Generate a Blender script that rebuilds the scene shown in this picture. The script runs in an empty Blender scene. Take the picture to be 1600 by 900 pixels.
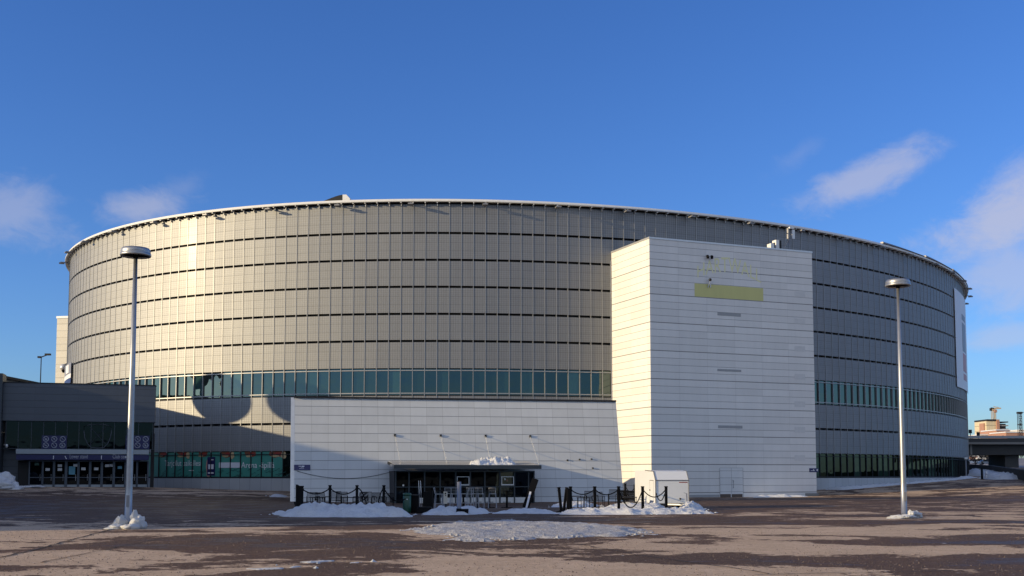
import bpy, math, random
import numpy as np
from mathutils import Vector, Matrix, noise
random.seed(7)
C = bpy.context.scene.collection
SC = bpy.context.scene
R = math.radians
EYE = 1.9

# ------------------------------------------------------------------ camera
F = 1700.0                      # focal length in photo pixels (1600 wide)
PITCH = math.atan(F / 22900.0)
YPP = 742.0 - F * math.tan(PITCH)
cam_d = bpy.data.cameras.new('camera'); cam = bpy.data.objects.new('camera', cam_d); C.objects.link(cam)
cam_d.sensor_width = 36.0; cam_d.lens = 36.0 * F / 1600.0
cam_d.shift_y = (YPP - 450.0) / 1600.0
cam_d.clip_start = 0.3; cam_d.clip_end = 9000
cam.location = (0, 0, EYE); cam.rotation_euler = (R(90) + PITCH, 0, 0)
SC.camera = cam

# ------------------------------------------------------------------ light
SUN_EL = R(11.5)
SUN_H = Vector((-0.94, -0.342)).normalized()          # horizontal direction towards the sun
SUN_DIR = Vector((SUN_H.x * math.cos(SUN_EL), SUN_H.y * math.cos(SUN_EL), math.sin(SUN_EL)))
SUN_STRENGTH = 5.0
SKY_STRENGTH = 0.080
EXPOSURE = 0.12
sd = bpy.data.lights.new('sun', 'SUN'); so = bpy.data.objects.new('sun', sd); C.objects.link(so)
sd.energy = SUN_STRENGTH; sd.angle = R(0.55); sd.color = (1.0, 0.78, 0.46)
so.rotation_euler = SUN_DIR.to_track_quat('Z', 'Y').to_euler(); so.location = (-60, -40, 60)
vs = SC.view_settings
vs.view_transform = 'Standard'; vs.look = 'None'; vs.gamma = 1.0; vs.exposure = EXPOSURE; vs.use_curve_mapping = False
try:
    SC.cycles.max_bounces = 6; SC.cycles.diffuse_bounces = 3; SC.cycles.glossy_bounces = 3
    SC.cycles.caustics_reflective = False; SC.cycles.use_denoising = True
except Exception: pass


class NT:
    """small helper to write node trees as expressions"""
    def __init__(s, tree): s.t = tree
    def n(s, kind, **kw):
        nd = s.t.nodes.new(kind)
        for k, v in kw.items(): setattr(nd, k, v)
        return nd
    def put(s, sock, v):
        if v is None: return
        if isinstance(v, bpy.types.NodeSocket): s.t.links.new(v, sock)
        elif isinstance(v, (tuple, list)):
            v = tuple(v)
            if len(sock.default_value) == 4 and len(v) == 3: v = v + (1,)
            sock.default_value = v
        else: sock.default_value = v
    def m(s, op, a, b=None, c=None, clamp=False):
        nd = s.n('ShaderNodeMath', operation=op, use_clamp=clamp)
        s.put(nd.inputs[0], a); s.put(nd.inputs[1], b); s.put(nd.inputs[2], c)
        return nd.outputs[0]
    def vm(s, op, a, b=None, out=0):
        nd = s.n('ShaderNodeVectorMath', operation=op)
        s.put(nd.inputs[0], a); s.put(nd.inputs[1], b)
        return nd.outputs[out]
    def dot(s, a, b): return s.vm('DOT_PRODUCT', a, b, 1)
    def mix(s, f, a, b, blend='MIX'):
        nd = s.n('ShaderNodeMix', data_type='RGBA', blend_type=blend)
        s.put(nd.inputs[0], f); s.put(nd.inputs[6], a); s.put(nd.inputs[7], b)
        return nd.outputs[2]
    def sep(s, v):
        nd = s.n('ShaderNodeSeparateXYZ'); s.put(nd.inputs[0], v); return nd.outputs
    def comb(s, x=0, y=0, z=0):
        nd = s.n('ShaderNodeCombineXYZ'); s.put(nd.inputs[0], x); s.put(nd.inputs[1], y); s.put(nd.inputs[2], z); return nd.outputs[0]
    def noise(s, v, scale, detail=4, rough=0.55, dist=0.0, out=0):
        nd = s.n('ShaderNodeTexNoise'); s.put(nd.inputs['Vector'], v)
        nd.inputs['Scale'].default_value = scale; nd.inputs['Detail'].default_value = detail
        nd.inputs['Roughness'].default_value = rough; nd.inputs['Distortion'].default_value = dist
        return nd.outputs[out]
    def white(s, v):
        nd = s.n('ShaderNodeTexWhiteNoise', noise_dimensions='3D'); s.put(nd.inputs['Vector'], v); return nd.outputs[0]
    def step(s, v, lo, hi, a=0.0, b=1.0):
        nd = s.n('ShaderNodeMapRange', interpolation_type='SMOOTHSTEP')
        s.put(nd.inputs[0], v); s.put(nd.inputs[1], lo); s.put(nd.inputs[2], hi); s.put(nd.inputs[3], a); s.put(nd.inputs[4], b)
        return nd.outputs[0]
    def line(s, v, period, w):
        """1 on a joint of half width w every period"""
        fr = s.m('FRACT', s.m('DIVIDE', v, period))
        d = s.m('MULTIPLY', s.m('MINIMUM', fr, s.m('SUBTRACT', 1.0, fr)), period)
        return s.step(d, w * 0.6, w * 1.4, 1.0, 0.0)
    def bump(s, h, strength, dist, normal=None):
        nd = s.n('ShaderNodeBump'); nd.inputs['Strength'].default_value = strength; nd.inputs['Distance'].default_value = dist
        s.put(nd.inputs['Height'], h)
        if normal is not None: s.put(nd.inputs['Normal'], normal)
        return nd.outputs[0]


def ray(px, py):
    u = (px - 800.0) / F; v = (YPP - py) / F
    return Vector((u, math.cos(PITCH) - v * math.sin(PITCH), math.sin(PITCH) + v * math.cos(PITCH)))
def at(px, py, Y):
    d = ray(px, py); d = d * (Y / d.y); return Vector((d.x, d.y, d.z + EYE))
def proj(p):
    x, y, z = p[0], p[1], p[2] - EYE
    zc = y * math.cos(PITCH) + z * math.sin(PITCH); vc = -y * math.sin(PITCH) + z * math.cos(PITCH)
    return 800 + F * x / zc, YPP - F * vc / zc

# ------------------------------------------------------------------ world: sky with a few thin clouds
w = bpy.data.worlds.new('World'); SC.world = w; w.use_nodes = True
nt = w.node_tree; nt.nodes.clear(); N = NT(nt)
sky = N.n('ShaderNodeTexSky', sky_type='NISHITA'); sky.sun_disc = False
sky.sun_elevation = SUN_EL; sky.sun_rotation = math.atan2(SUN_H.x, SUN_H.y) % (2 * math.pi)
sky.altitude = 20; sky.air_density = 1.0; sky.dust_density = 0.35; sky.ozone_density = 2.2
gen = N.n('ShaderNodeTexCoord').outputs['Generated']
col = sky.outputs[0]
hs = N.n('ShaderNodeHueSaturation'); hs.inputs['Saturation'].default_value = 1.12; N.put(hs.inputs['Color'], col); col = N.mix(1.0, hs.outputs[0], (.93, 1.32, 2.25), 'MULTIPLY')
nz1 = N.noise(N.vm('MULTIPLY', gen, (9, 9, 16)), 1.0, 7, 0.6, 0.4)
nz2 = N.noise(N.vm('MULTIPLY', gen, (26, 26, 40)), 1.0, 8, 0.66, 1.0)
dens = None
for (px, py, wx, wy, tilt, amt) in [(25, 335, 85, 38, 0.15, 0.42), (222, 325, 78, 24, -0.22, 0.55), (285, 295, 36, 18, -0.5, 0.16),
                                  (1358, 275, 92, 28, -0.30, 0.62), (1565, 345, 105, 50, -0.35, 0.80), (1570, 420, 70, 60, 0.2, 0.55),
                                  (1575, 525, 60, 20, 0, 0.45), (1250, 240, 50, 18, -0.5, 0.14), (1640, 300, 90, 60, 0, 0.5), (-350, 250, 220, 80, 0, .5), (2100, 250, 300, 90, 0, .6)]:
    c = ray(px, py).normalized(); t = Vector((0, 0, 1)); rt = c.cross(t).normalized(); up = rt.cross(c)
    a1 = rt * math.cos(tilt) - up * math.sin(tilt); a2 = rt * math.sin(tilt) + up * math.cos(tilt)
    a = N.m('DIVIDE', N.dot(gen, tuple(a1)), wx / F); b = N.m('DIVIDE', N.dot(gen, tuple(a2)), wy / F)
    r2 = N.m('SQRT', N.m('ADD', N.m('MULTIPLY', a, a), N.m('MULTIPLY', b, b)))
    r2 = N.m('ADD', r2, N.m('MULTIPLY', N.m('SUBTRACT', nz1, 0.5), 2.6))
    r2 = N.m('ADD', r2, N.m('MULTIPLY', N.m('SUBTRACT', nz2, 0.5), 1.3))
    k = N.m('MULTIPLY', N.step(r2, 0.1, 1.35, 1.0, 0.0), amt)
    k = N.m('MULTIPLY', k, N.m('GREATER_THAN', N.dot(gen, tuple(c)), 0.3))
    dens = k if dens is None else N.m('MAXIMUM', dens, k)
CLOUD = (6.6, 6.5, 7.6)
col = N.mix(N.m('MULTIPLY', dens, 0.85), col, CLOUD)
# bright veil added to the unseen sky behind the viewer, fills shaded faces
gs = N.sep(gen)
fill_veil = N.m('MULTIPLY', N.step(N.m('MULTIPLY', gs[1], -1.0), -.25, .45), N.step(gs[2], .10, .35))
fill_veil = N.m('MULTIPLY', fill_veil, N.step(N.noise(N.vm('MULTIPLY', gen, (2.2, 2.2, 4)), 1.0, 6, .6), .30, .62, .35, 1.0))
fill_veil = N.m('MULTIPLY', fill_veil, N.step(gs[2], .40, .85, 1.0, .40))
col = N.mix(fill_veil, col, (9.2, 9.7, 10.4))
bg = N.n('ShaderNodeBackground'); N.put(bg.inputs[0], col); bg.inputs[1].default_value = SKY_STRENGTH
out = N.n('ShaderNodeOutputWorld'); nt.links.new(bg.outputs[0], out.inputs[0])

# ------------------------------------------------------------------ materials
def mat(name):
    m = bpy.data.materials.new(name); m.use_nodes = True; t = m.node_tree
    return m, NT(t), t.nodes['Principled BSDF']
def plain(name, color, rough=0.5, metal=0.0, var=0.12, scale=3.0, spec=0.5, bump=0.0):
    m, N, b = mat(name)
    co = N.n('ShaderNodeTexCoord').outputs['Object']
    nz = N.noise(co, scale, 5, 0.6)
    f = N.m('ADD', 1.0 - var, N.m('MULTIPLY', nz, 2 * var))
    c = N.vm('SCALE', tuple(color)); c.node.inputs['Scale'].default_value = 1; N.put(c.node.inputs['Scale'], f)
    N.put(b.inputs['Base Color'], c); b.inputs['Roughness'].default_value = rough; b.inputs['Metallic'].default_value = metal
    b.inputs['Specular IOR Level'].default_value = spec
    if bump: N.put(b.inputs['Normal'], N.bump(N.noise(co, scale * 9, 4, 0.6), bump, 0.02))
    return m
def panel_mat(name, color, du, dv, thick=0, wu=0.010, wv=0.016, rough=0.45, joint=0.35, var=0.05, metal=0.0, off_v=0.0, wt=0.035):
    """flat sheet panels with joints, UV in metres"""
    m, N, b = mat(name)
    uv = N.n('ShaderNodeUVMap').outputs[0]; s = N.sep(uv); u, v = s[0], N.m('ADD', s[1], off_v)
    lv = N.line(v, dv, wv)
    if thick: lv = N.m('MAXIMUM', lv, N.m('MULTIPLY', N.line(v, thick, wt), 1.0))
    lu = N.m('MULTIPLY', N.line(u, du, wu), 0.55)
    cell = N.comb(N.m('FLOOR', N.m('DIVIDE', u, du)), N.m('FLOOR', N.m('DIVIDE', v, dv)), 3.0)
    pv = N.m('ADD', 1.0 - var, N.m('MULTIPLY', N.white(cell), 2 * var))
    co = N.n('ShaderNodeTexCoord').outputs['Object']
    st = N.noise(N.vm('MULTIPLY', co, (1.3, 1.3, 0.16)), 1.0, 6, 0.65)
    pv = N.m('MULTIPLY', pv, N.m('ADD', 0.91, N.m('MULTIPLY', st, 0.18)))
    ln = N.m('MAXIMUM', lv, lu)
    f = N.m('MULTIPLY', pv, N.m('SUBTRACT', 1.0, N.m('MULTIPLY', ln, 1.0 - joint)))
    c = N.vm('SCALE', tuple(color)); N.put(c.node.inputs['Scale'], f)
    N.put(b.inputs['Base Color'], c); b.inputs['Roughness'].default_value = rough; b.inputs['Metallic'].default_value = metal
    N.put(b.inputs['Normal'], N.bump(N.m('ADD', N.m('SUBTRACT', 1.0, ln), N.m('MULTIPLY', N.noise(co, 0.7, 3), 0.10)), 0.35, 0.03))
    return m
def glass_mat(name, tint, body, refl=0.25, rough=0.02, wav=0.3):
    m, N, b = mat(name)
    co = N.n('ShaderNodeTexCoord').outputs['Object']
    t = N.t
    for n_ in list(t.nodes):
        if n_.type == 'BSDF_PRINCIPLED': t.nodes.remove(n_)
    d = N.n('ShaderNodeBsdfDiffuse'); uv = N.n('ShaderNodeUVMap').outputs[0]
    bl = N.white(N.vm('FLOOR', uv))
    c = N.vm('SCALE', tuple(body)); N.put(c.node.inputs['Scale'], N.m('ADD', 0.3, N.m('MULTIPLY', N.m('POWER', bl, 4.0), 7.0))); N.put(d.inputs[0], c)
    g = N.n('ShaderNodeBsdfGlossy'); g.inputs[0].default_value = tuple(tint) + (1,); g.inputs[1].default_value = rough
    N.put(g.inputs['Normal'], N.bump(N.noise(co, 0.5, 2), wav, 0.05))
    lw = N.n('ShaderNodeLayerWeight'); lw.inputs[0].default_value = 0.35
    fac = N.m('ADD', refl, N.m('MULTIPLY', lw.outputs['Fresnel'], 0.55), clamp=True)
    mx = N.n('ShaderNodeMixShader'); N.put(mx.inputs[0], fac); t.links.new(d.outputs[0], mx.inputs[1]); t.links.new(g.outputs[0], mx.inputs[2])
    t.links.new(mx.outputs[0], t.nodes['Material Output'].inputs[0])
    return m

M = {}
M['white_panel'] = panel_mat('white_panel', (.715, .705, .685), 3.73, .805, 3.22, off_v=.13, wu=.008, wv=.020, wt=.045, joint=.30)
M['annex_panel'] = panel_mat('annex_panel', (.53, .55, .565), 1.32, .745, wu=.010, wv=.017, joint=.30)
M['grey_panel'] = panel_mat('grey_panel', (.075, .088, .112), 4.2, .70, wu=.008, wv=.016, joint=.45)
M['cream_panel'] = panel_mat('cream_panel', (.62, .60, .54), 6, 1.1, 4.4, joint=.45)
M['plinth'] = panel_mat('plinth', (.40, .42, .44), 1.428, 9, wu=.025, rough=.7, joint=.35)
M['roof'] = plain('roof_felt', (.16, .16, .17), .9)
M['stool'] = plain('stool_metal', (.33, .34, .35), .45, .4)
M['gravel'] = plain('gravel', (.125, .095, .078), .9, var=.95, scale=22)
M['rim'] = plain('rim_paint', (.72, .72, .70), .4, .0)
M['alu'] = plain('alu', (.55, .56, .57), .35, .6)
M['fin'] = plain('fin_alu', (.36, .365, .37), .5, .6)
M['flood'] = plain('flood_grey', (.22, .22, .23), .5, .3)
M['emblem'] = plain('emblem_grey', (.055, .065, .085), .5)
M['symbol'] = plain('symbol_white', (.34, .36, .42), .5)
M['dark'] = plain('dark_void', (.012, .013, .015), .8)
M['dark_metal'] = plain('dark_metal', (.03, .032, .037), .6, .2, spec=.2)
M['black'] = plain('black_paint', (.008, .008, .009), .7, spec=.08)
M['galv'] = plain('galvanised', (.34, .35, .365), .42, .75, var=.2, scale=6)
M['lamp_white'] = plain('lamp_white', (.60, .61, .62), .35, .3)
M['white'] = plain('white_paint', (.75, .75, .74), .4)
M['trailer'] = plain('trailer_white', (.66, .68, .70), .35, var=.05)
M['navy'] = plain('navy', (.012, .015, .10), .4)
M['navy_dark'] = plain('navy_dark', (.010, .010, .075), .4)
M['sign_white'] = plain('sign_white', (.70, .71, .74), .5)
M['glass'] = glass_mat('ribbon_glass', (.60, .72, .66), (.006, .015, .016), .12)
M['glass_low'] = glass_mat('low_glass', (.45, .55, .52), (.008, .016, .013), .05)
M['glass_dark'] = glass_mat('dark_glass', (.25, .33, .36), (.003, .004, .006), .035, wav=.15)
M['frame_dark'] = plain('frame_dark', (.045, .055, .065), .4, .4)
M['door_frame'] = plain('door_frame', (.075, .09, .115), .4, .3)
M['kick'] = plain('kick_plate', (.30, .33, .36), .4, .4)
M['concrete'] = plain('concrete', (.24, .235, .225), .85, bump=.3)
M['concrete_dark'] = plain('concrete_dark', (.06, .062, .065), .85, bump=.3)
M['brick'] = plain('brick_red', (.36, .20, .15), .85)
M['green'] = plain('poster_green', (.05, .25, .205), .45, var=.1, scale=1.5)
M['green_dark'] = plain('poster_green_dark', (.012, .075, .075), .45)
M['bin_green'] = plain('bin_green', (.008, .06, .035), .4)
M['food_brown'] = plain('food_brown', (.16, .055, .025), .6, var=.5, scale=14)
M['food_cream'] = plain('food_cream', (.48, .36, .20), .6, var=.3, scale=12)
M['food_red'] = plain('food_red', (.26, .03, .02), .6, var=.4, scale=14)
M['skin_print'] = plain('skin_print', (.42, .24, .19), .6)
M['banner_white'] = plain('banner_white', (.62, .64, .70), .5)
M['banner_grey'] = plain('banner_grey', (.20, .21, .26), .5)
M['banner_red'] = plain('banner_red', (.42, .16, .17), .5)
M['yellow'] = plain('faded_yellow', (.40, .44, .14), .6, var=.12, scale=1.2)
M['yellow_faint'] = plain('faded_yellow_faint', (.78, .76, .44), .6, var=.06, scale=1.2)
M['vent'] = plain('vent_grey', (.33, .34, .35), .6)
M['vent_pale'] = plain('vent_pale', (.62, .62, .61), .6)
M['cream_box'] = plain('cream_box', (.48, .44, .36), .5)
M['brown'] = plain('kick_brown', (.10, .075, .06), .7)
M['bark'] = plain('bark', (.07, .055, .045), .9)
M['scrub'] = plain('scrub', (.055, .05, .035), .9, var=.4)
M['ridge'] = plain('ridge', (.026, .03, .022), .95, var=.95, scale=.09)
M['paper'] = plain('paper', (.55, .58, .60), .7)
M['paper_blue'] = plain('paper_blue', (.10, .28, .38), .7)

def clad_mat():
    m, N, b = mat('mesh_cladding')
    uv = N.n('ShaderNodeUVMap').outputs[0]; s = N.sep(uv); u, v = s[0], s[1]      # u in bays, v in panel thirds
    cell = N.comb(N.m('FLOOR', u), N.m('FLOOR', N.m('DIVIDE', v, 3.0)), 1.0)
    cell3 = N.comb(N.m('FLOOR', u), N.m('FLOOR', v), 5.0)
    rnd = N.white(cell); rnd3 = N.white(cell3)
    seam = N.line(v, 1.0, 0.022)
    mesh_v = N.m('SINE', N.m('MULTIPLY', u, 2 * math.pi * 5)); mesh_h = N.m('SINE', N.m('MULTIPLY', v, 2 * math.pi * 4))
    g = N.m('ADD', N.m('MULTIPLY', mesh_v, 0.085), N.m('MULTIPLY', mesh_h, 0.055))
    f = N.m('ADD', N.m('ADD', 0.90, g), N.m('ADD', N.m('MULTIPLY', rnd, 0.07), N.m('MULTIPLY', rnd3, 0.02)))
    co = N.n('ShaderNodeTexCoord').outputs['Object']
    f = N.m('MULTIPLY', f, N.m('ADD', 0.9, N.m('MULTIPLY', N.noise(N.vm('MULTIPLY', co, (1, 1, .12)), .9, 5, .6), 0.2)))
    f = N.m('MULTIPLY', f, N.m('SUBTRACT', 1.0, N.m('MULTIPLY', seam, 0.26)))
    c = N.vm('SCALE', (.275, .282, .292)); N.put(c.node.inputs['Scale'], f)
    N.put(b.inputs['Base Color'], c); b.inputs['Metallic'].default_value = 0.95
    b.inputs['Coat Weight'].default_value = 0.02; b.inputs['Coat Roughness'].default_value = 0.17
    N.put(b.inputs['Roughness'], N.m('ADD', 0.63, N.m('MULTIPLY', rnd, 0.03)))
    N.put(b.inputs['Normal'], N.bump(N.m('ADD', N.m('SUBTRACT', 1.0, seam), N.m('MULTIPLY', mesh_h, 0.25)), 0.25, 0.02))
    return m
M['clad'] = clad_mat()

def snow_mat(name, dirty=0.15, grit=0.0):
    m, N, b = mat(name)
    co = N.n('ShaderNodeNewGeometry').outputs['Position']
    nz = N.noise(co, 1.6, 6, 0.65); fine = N.noise(co, 9.0, 5, 0.7); gr = N.noise(co, 24.0, 4, 0.7)
    c = N.mix(N.step(nz, 0.40, 0.70, 0.0, dirty), (.86, .88, .90), (.36, .33, .30))
    c = N.mix(N.step(N.m('ADD', N.m('MULTIPLY', fine, .5), N.m('MULTIPLY', gr, .5)), .55, .66, 0, dirty * 1.0), c, (.26, .23, .21))
    if grit: c = N.mix(N.step(N.m('ADD', N.m('MULTIPLY', gr, .6), N.m('MULTIPLY', fine, .4)), 0.44, 0.62, grit, 0.0), c, (.22, .18, .15))
    N.put(b.inputs['Base Color'], c); b.inputs['Roughness'].default_value = 0.6 if not grit else 0.4
    b.inputs['Specular IOR Level'].default_value = 0.35
    N.put(b.inputs['Normal'], N.bump(N.m('ADD', fine, N.m('MULTIPLY', gr, .5)), 1.0, 0.16))
    return m
M['snow'] = snow_mat('snow', 0.16); M['ice'] = snow_mat('old_ice', 0.25, 0.6)

def ground_mat():
    m, N, b = mat('wet_and_dry_asphalt')
    P = N.n('ShaderNodeNewGeometry').outputs['Position']
    n1 = N.noise(N.vm('MULTIPLY', P, (0.20, 0.24, 0.0)), 1.0, 10, 0.66, 0.9)
    n2 = N.noise(N.vm('MULTIPLY', P, (0.42, 0.60, 0.0)), 1.0, 7, 0.65, 0.5)
    # streaks drawn out by wheels and melt water, running towards the right
    s = N.sep(P)
    ca, sa = math.cos(-.20), math.sin(-.20)
    al = N.m('ADD', N.m('MULTIPLY', s[0], ca), N.m('MULTIPLY', s[1], sa)); ac = N.m('SUBTRACT', N.m('MULTIPLY', s[1], ca), N.m('MULTIPLY', s[0], sa))
    st = N.noise(N.comb(N.m('MULTIPLY', al, .045), N.m('MULTIPLY', ac, .55), 0), 1.0, 7, .62, .35)
    fine = N.noise(P, 5.0, 6, 0.72); grit = N.noise(P, 13.0, 4, 0.75); grit2 = N.noise(P, 38.0, 3, 0.7); spot = N.noise(P, 3.3, 2, .5)
    mk = N.m('ADD', N.m('MULTIPLY', n1, .80), N.m('MULTIPLY', N.m('SUBTRACT', n2, .5), .36))
    mk = N.m('ADD', mk, N.m('MULTIPLY', st, .20))
    mk = N.m('ADD', mk, N.m('MULTIPLY', N.m('SUBTRACT', fine, .5), .20))
    for (x, y, a, bb, amt, rot) in WET_SHADE:
        dx = N.m('SUBTRACT', s[0], x); dy = N.m('SUBTRACT', s[1], y); cr, sr = math.cos(rot), math.sin(rot)
        ux = N.m('DIVIDE', N.m('ADD', N.m('MULTIPLY', dx, cr), N.m('MULTIPLY', dy, sr)), a)
        uy = N.m('DIVIDE', N.m('SUBTRACT', N.m('MULTIPLY', dy, cr), N.m('MULTIPLY', dx, sr)), bb)
        r = N.m('SQRT', N.m('ADD', N.m('MULTIPLY', ux, ux), N.m('MULTIPLY', uy, uy)))
        mk = N.m('ADD', mk, N.step(r, 0.3, 1.25, amt, 0.0))
    wet = N.step(mk, 0.490, 0.512)  # real wet patches plus the painted darkening of the shaded ground
    verywet = N.m('MULTIPLY', N.step(mk, 0.60, 0.70), N.step(n2, .42, .55))
    dry = N.mix(N.step(n2, .35, .65), DRY1, DRY2)
    dry = N.mix(N.step(fine, .45, .70, 0, .8), dry, DRY3)
    damp_shade = N.mix(N.step(N.noise(P, .06, 3), .42, .58), DAMP_SHADE1, DAMP_SHADE2)
    damp_shade = N.mix(N.step(fine, .42, .66, .55, 0), damp_shade, (.06, .042, .034))
    c = N.mix(wet, dry, damp_shade)
    c = N.mix(N.m('MULTIPLY', verywet, .6), c, (.035, .028, .026))
    c = N.mix(N.step(grit, .57, .66, 0, .50), c, (.46, .35, .26))
    c = N.mix(N.step(grit, .32, .42, .75, 0), c, (.030, .022, .019))
    c = N.mix(N.step(grit2, .62, .70, 0, .55), c, (.55, .46, .37))
    c = N.mix(N.step(grit2, .30, .38, .5, 0), c, (.03, .024, .02))
    c = N.mix(N.m('MULTIPLY', N.step(spot, .73, .77), .8), c, (.66, .62, .57))
    N.put(b.inputs['Base Color'], c)
    rg = N.m('SUBTRACT', 0.92, N.m('MULTIPLY', wet, .16)); rg = N.m('SUBTRACT', rg, N.m('MULTIPLY', verywet, .30))
    N.put(b.inputs['Roughness'], rg); b.inputs['Specular IOR Level'].default_value = .10
    h = N.m('ADD', N.m('MULTIPLY', fine, .8), N.m('ADD', N.m('MULTIPLY', grit, .6), N.m('MULTIPLY', grit2, .25)))
    N.put(b.inputs['Normal'], N.bump(h, .75, 0.06))
    return m
DRY1, DRY2, DRY3 = (.53, .39, .27), (.62, .465, .33), (.38, .275, .185)
DAMP_SHADE1, DAMP_SHADE2 = (.170, .104, .066), (.135, .086, .058)  # damp tones, also used to darken the asphalt lying in shade
WET_SHADE = [(-6.5, 30.5, 5.2, 4.6, .22, 0), (-12.5, 20, 6, 1.6, .16, .9), (10, 24, 9, 2.4, .16, -.1), (14, 31, 9, 1.6, .18, -.12), (12, 44, 14, 2.4, .14, .05),
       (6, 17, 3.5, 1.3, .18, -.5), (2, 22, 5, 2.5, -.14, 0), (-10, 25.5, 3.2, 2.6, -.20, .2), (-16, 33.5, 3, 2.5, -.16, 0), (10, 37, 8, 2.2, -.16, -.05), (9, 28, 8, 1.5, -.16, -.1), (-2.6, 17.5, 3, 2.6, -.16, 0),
       (0, 48, 14, 3, .12, 0), (-20, 70, 45, 26, .20, 0), (30, 100, 40, 30, .10, 0)]  # broad far patches: shade of the ground deepened in its colour
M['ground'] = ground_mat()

# ------------------------------------------------------------------ mesh helpers
class MB:
    def __init__(s): s.v = []; s.f = []; s.uv = []; s.mi = []; s.sm = []
    def face(s, pts, uvs=None, mi=0, smooth=False):
        i = len(s.v); s.v += [tuple(p) for p in pts]; s.f.append(list(range(i, i + len(pts))))
        s.uv.append(uvs or [(0, 0)] * len(pts)); s.mi.append(mi); s.sm.append(smooth)
    def box8(s, p, mi=0):
        """p: 8 corners, bottom four counter-clockwise then top four"""
        for q in ((3, 2, 1, 0), (4, 5, 6, 7), (0, 1, 5, 4), (1, 2, 6, 5), (2, 3, 7, 6), (3, 0, 4, 7)):
            P = [Vector(p[i]) for i in q]; w_ = (P[1] - P[0]).length; h_ = (P[3] - P[0]).length
            s.face(P, [(0, 0), (w_, 0), (w_, h_), (0, h_)], mi)
    def box(s, c, size, e1=(1, 0, 0), e3=(0, 0, 1), mi=0):
        c = Vector(c); e1 = Vector(e1).normalized(); e3 = Vector(e3).normalized(); e2 = e3.cross(e1)
        a, b, d = e1 * size[0] / 2, e2 * size[1] / 2, e3 * size[2] / 2
        s.box8([c - a - b - d, c + a - b - d, c + a + b - d, c - a + b - d, c - a - b + d, c + a - b + d, c + a + b + d, c - a + b + d], mi)
    def bar(s, a, b, wd, ht=None, up=(0, 0, 1), mi=0):
        a, b = Vector(a), Vector(b); d = b - a; L = d.length
        if L < 1e-6: return
        u = Vector(up); side = d.cross(u)
        if side.length < 1e-5: side = d.cross(Vector((0, 1, 0)))
        side.normalize(); s.box((a + b) / 2, (L, wd, ht or wd), d, side.cross(d).normalized() if False else d.cross(side).normalized() * -1, mi)
    def tube(s, pts, r, n=8, mi=0, caps=True):
        pts = [Vector(p) for p in pts]; rr = r if isinstance(r, (list, tuple)) else [r] * len(pts)
        rings = []
        for i, p in enumerate(pts):
            d = (pts[min(i + 1, len(pts) - 1)] - pts[max(i - 1, 0)]).normalized()
            a = d.cross(Vector((0, 0, 1)))
            if a.length < 1e-3: a = d.cross(Vector((1, 0, 0)))
            a.normalize(); b = d.cross(a)
            i0 = len(s.v)
            for k in range(n):
                t = 2 * math.pi * k / n; s.v.append(tuple(p + (a * math.cos(t) + b * math.sin(t)) * rr[i]))
            rings.append(i0)
        for i in range(len(rings) - 1):
            for k in range(n):
                k2 = (k + 1) % n
                s.f.append([rings[i] + k, rings[i] + k2, rings[i + 1] + k2, rings[i + 1] + k]); s.uv.append([(0, 0)] * 4); s.mi.append(mi); s.sm.append(True)
        if caps:
            for r0 in (rings[0], rings[-1]):
                s.f.append([r0 + k for k in range(n)]); s.uv.append([(0, 0)] * n); s.mi.append(mi); s.sm.append(False)
    def lathe(s, prof, c=(0, 0, 0), n=24, mi=0, axis=None):
        c = Vector(c); rings = []
        for r, z in prof:
            rings.append(len(s.v))
            for k in range(n):
                t = 2 * math.pi * k / n; s.v.append(tuple(c + Vector((r * math.cos(t), r * math.sin(t), z))))
        for i in range(len(rings) - 1):
            for k in range(n):
                k2 = (k + 1) % n
                s.f.append([rings[i] + k, rings[i] + k2, rings[i + 1] + k2, rings[i + 1] + k]); s.uv.append([(0, 0)] * 4); s.mi.append(mi); s.sm.append(True)
    def prism(s, poly, z0, z1, mi=0, cap=True):
        n = len(poly); u = 0
        for i in range(n):
            a, b = poly[i], poly[(i + 1) % n]; L = math.hypot(b[0] - a[0], b[1] - a[1])
            s.face([(a[0], a[1], z0), (b[0], b[1], z0), (b[0], b[1], z1), (a[0], a[1], z1)], [(u, z0), (u + L, z0), (u + L, z1), (u, z1)], mi); u += L
        if cap:
            s.face([(p[0], p[1], z1) for p in poly], None, mi); s.face([(p[0], p[1], z0) for p in reversed(poly)], None, mi)
    def build(s, name, mats, parent=None, sharp=False, fix=False):
        me = bpy.data.meshes.new(name)
        org = Vector((0, 0, 0)); p = parent
        while p is not None: org = org + Vector(p.location); p = p.parent
        me.from_pydata([(v[0] - org.x, v[1] - org.y, v[2] - org.z) for v in s.v], [], s.f); me.update()
        for m_ in (mats if isinstance(mats, (list, tuple)) else [mats]): me.materials.append(m_)
        ul = me.uv_layers.new(name='UVMap'); flat = []
        for u in s.uv:
            for a in u: flat += [a[0], a[1]]
        ul.data.foreach_set('uv', flat)
        me.polygons.foreach_set('material_index', s.mi); me.polygons.foreach_set('use_smooth', s.sm)
        me.update()
        o = bpy.data.objects.new(name, me); C.objects.link(o); o.parent = parent
        return o

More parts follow.
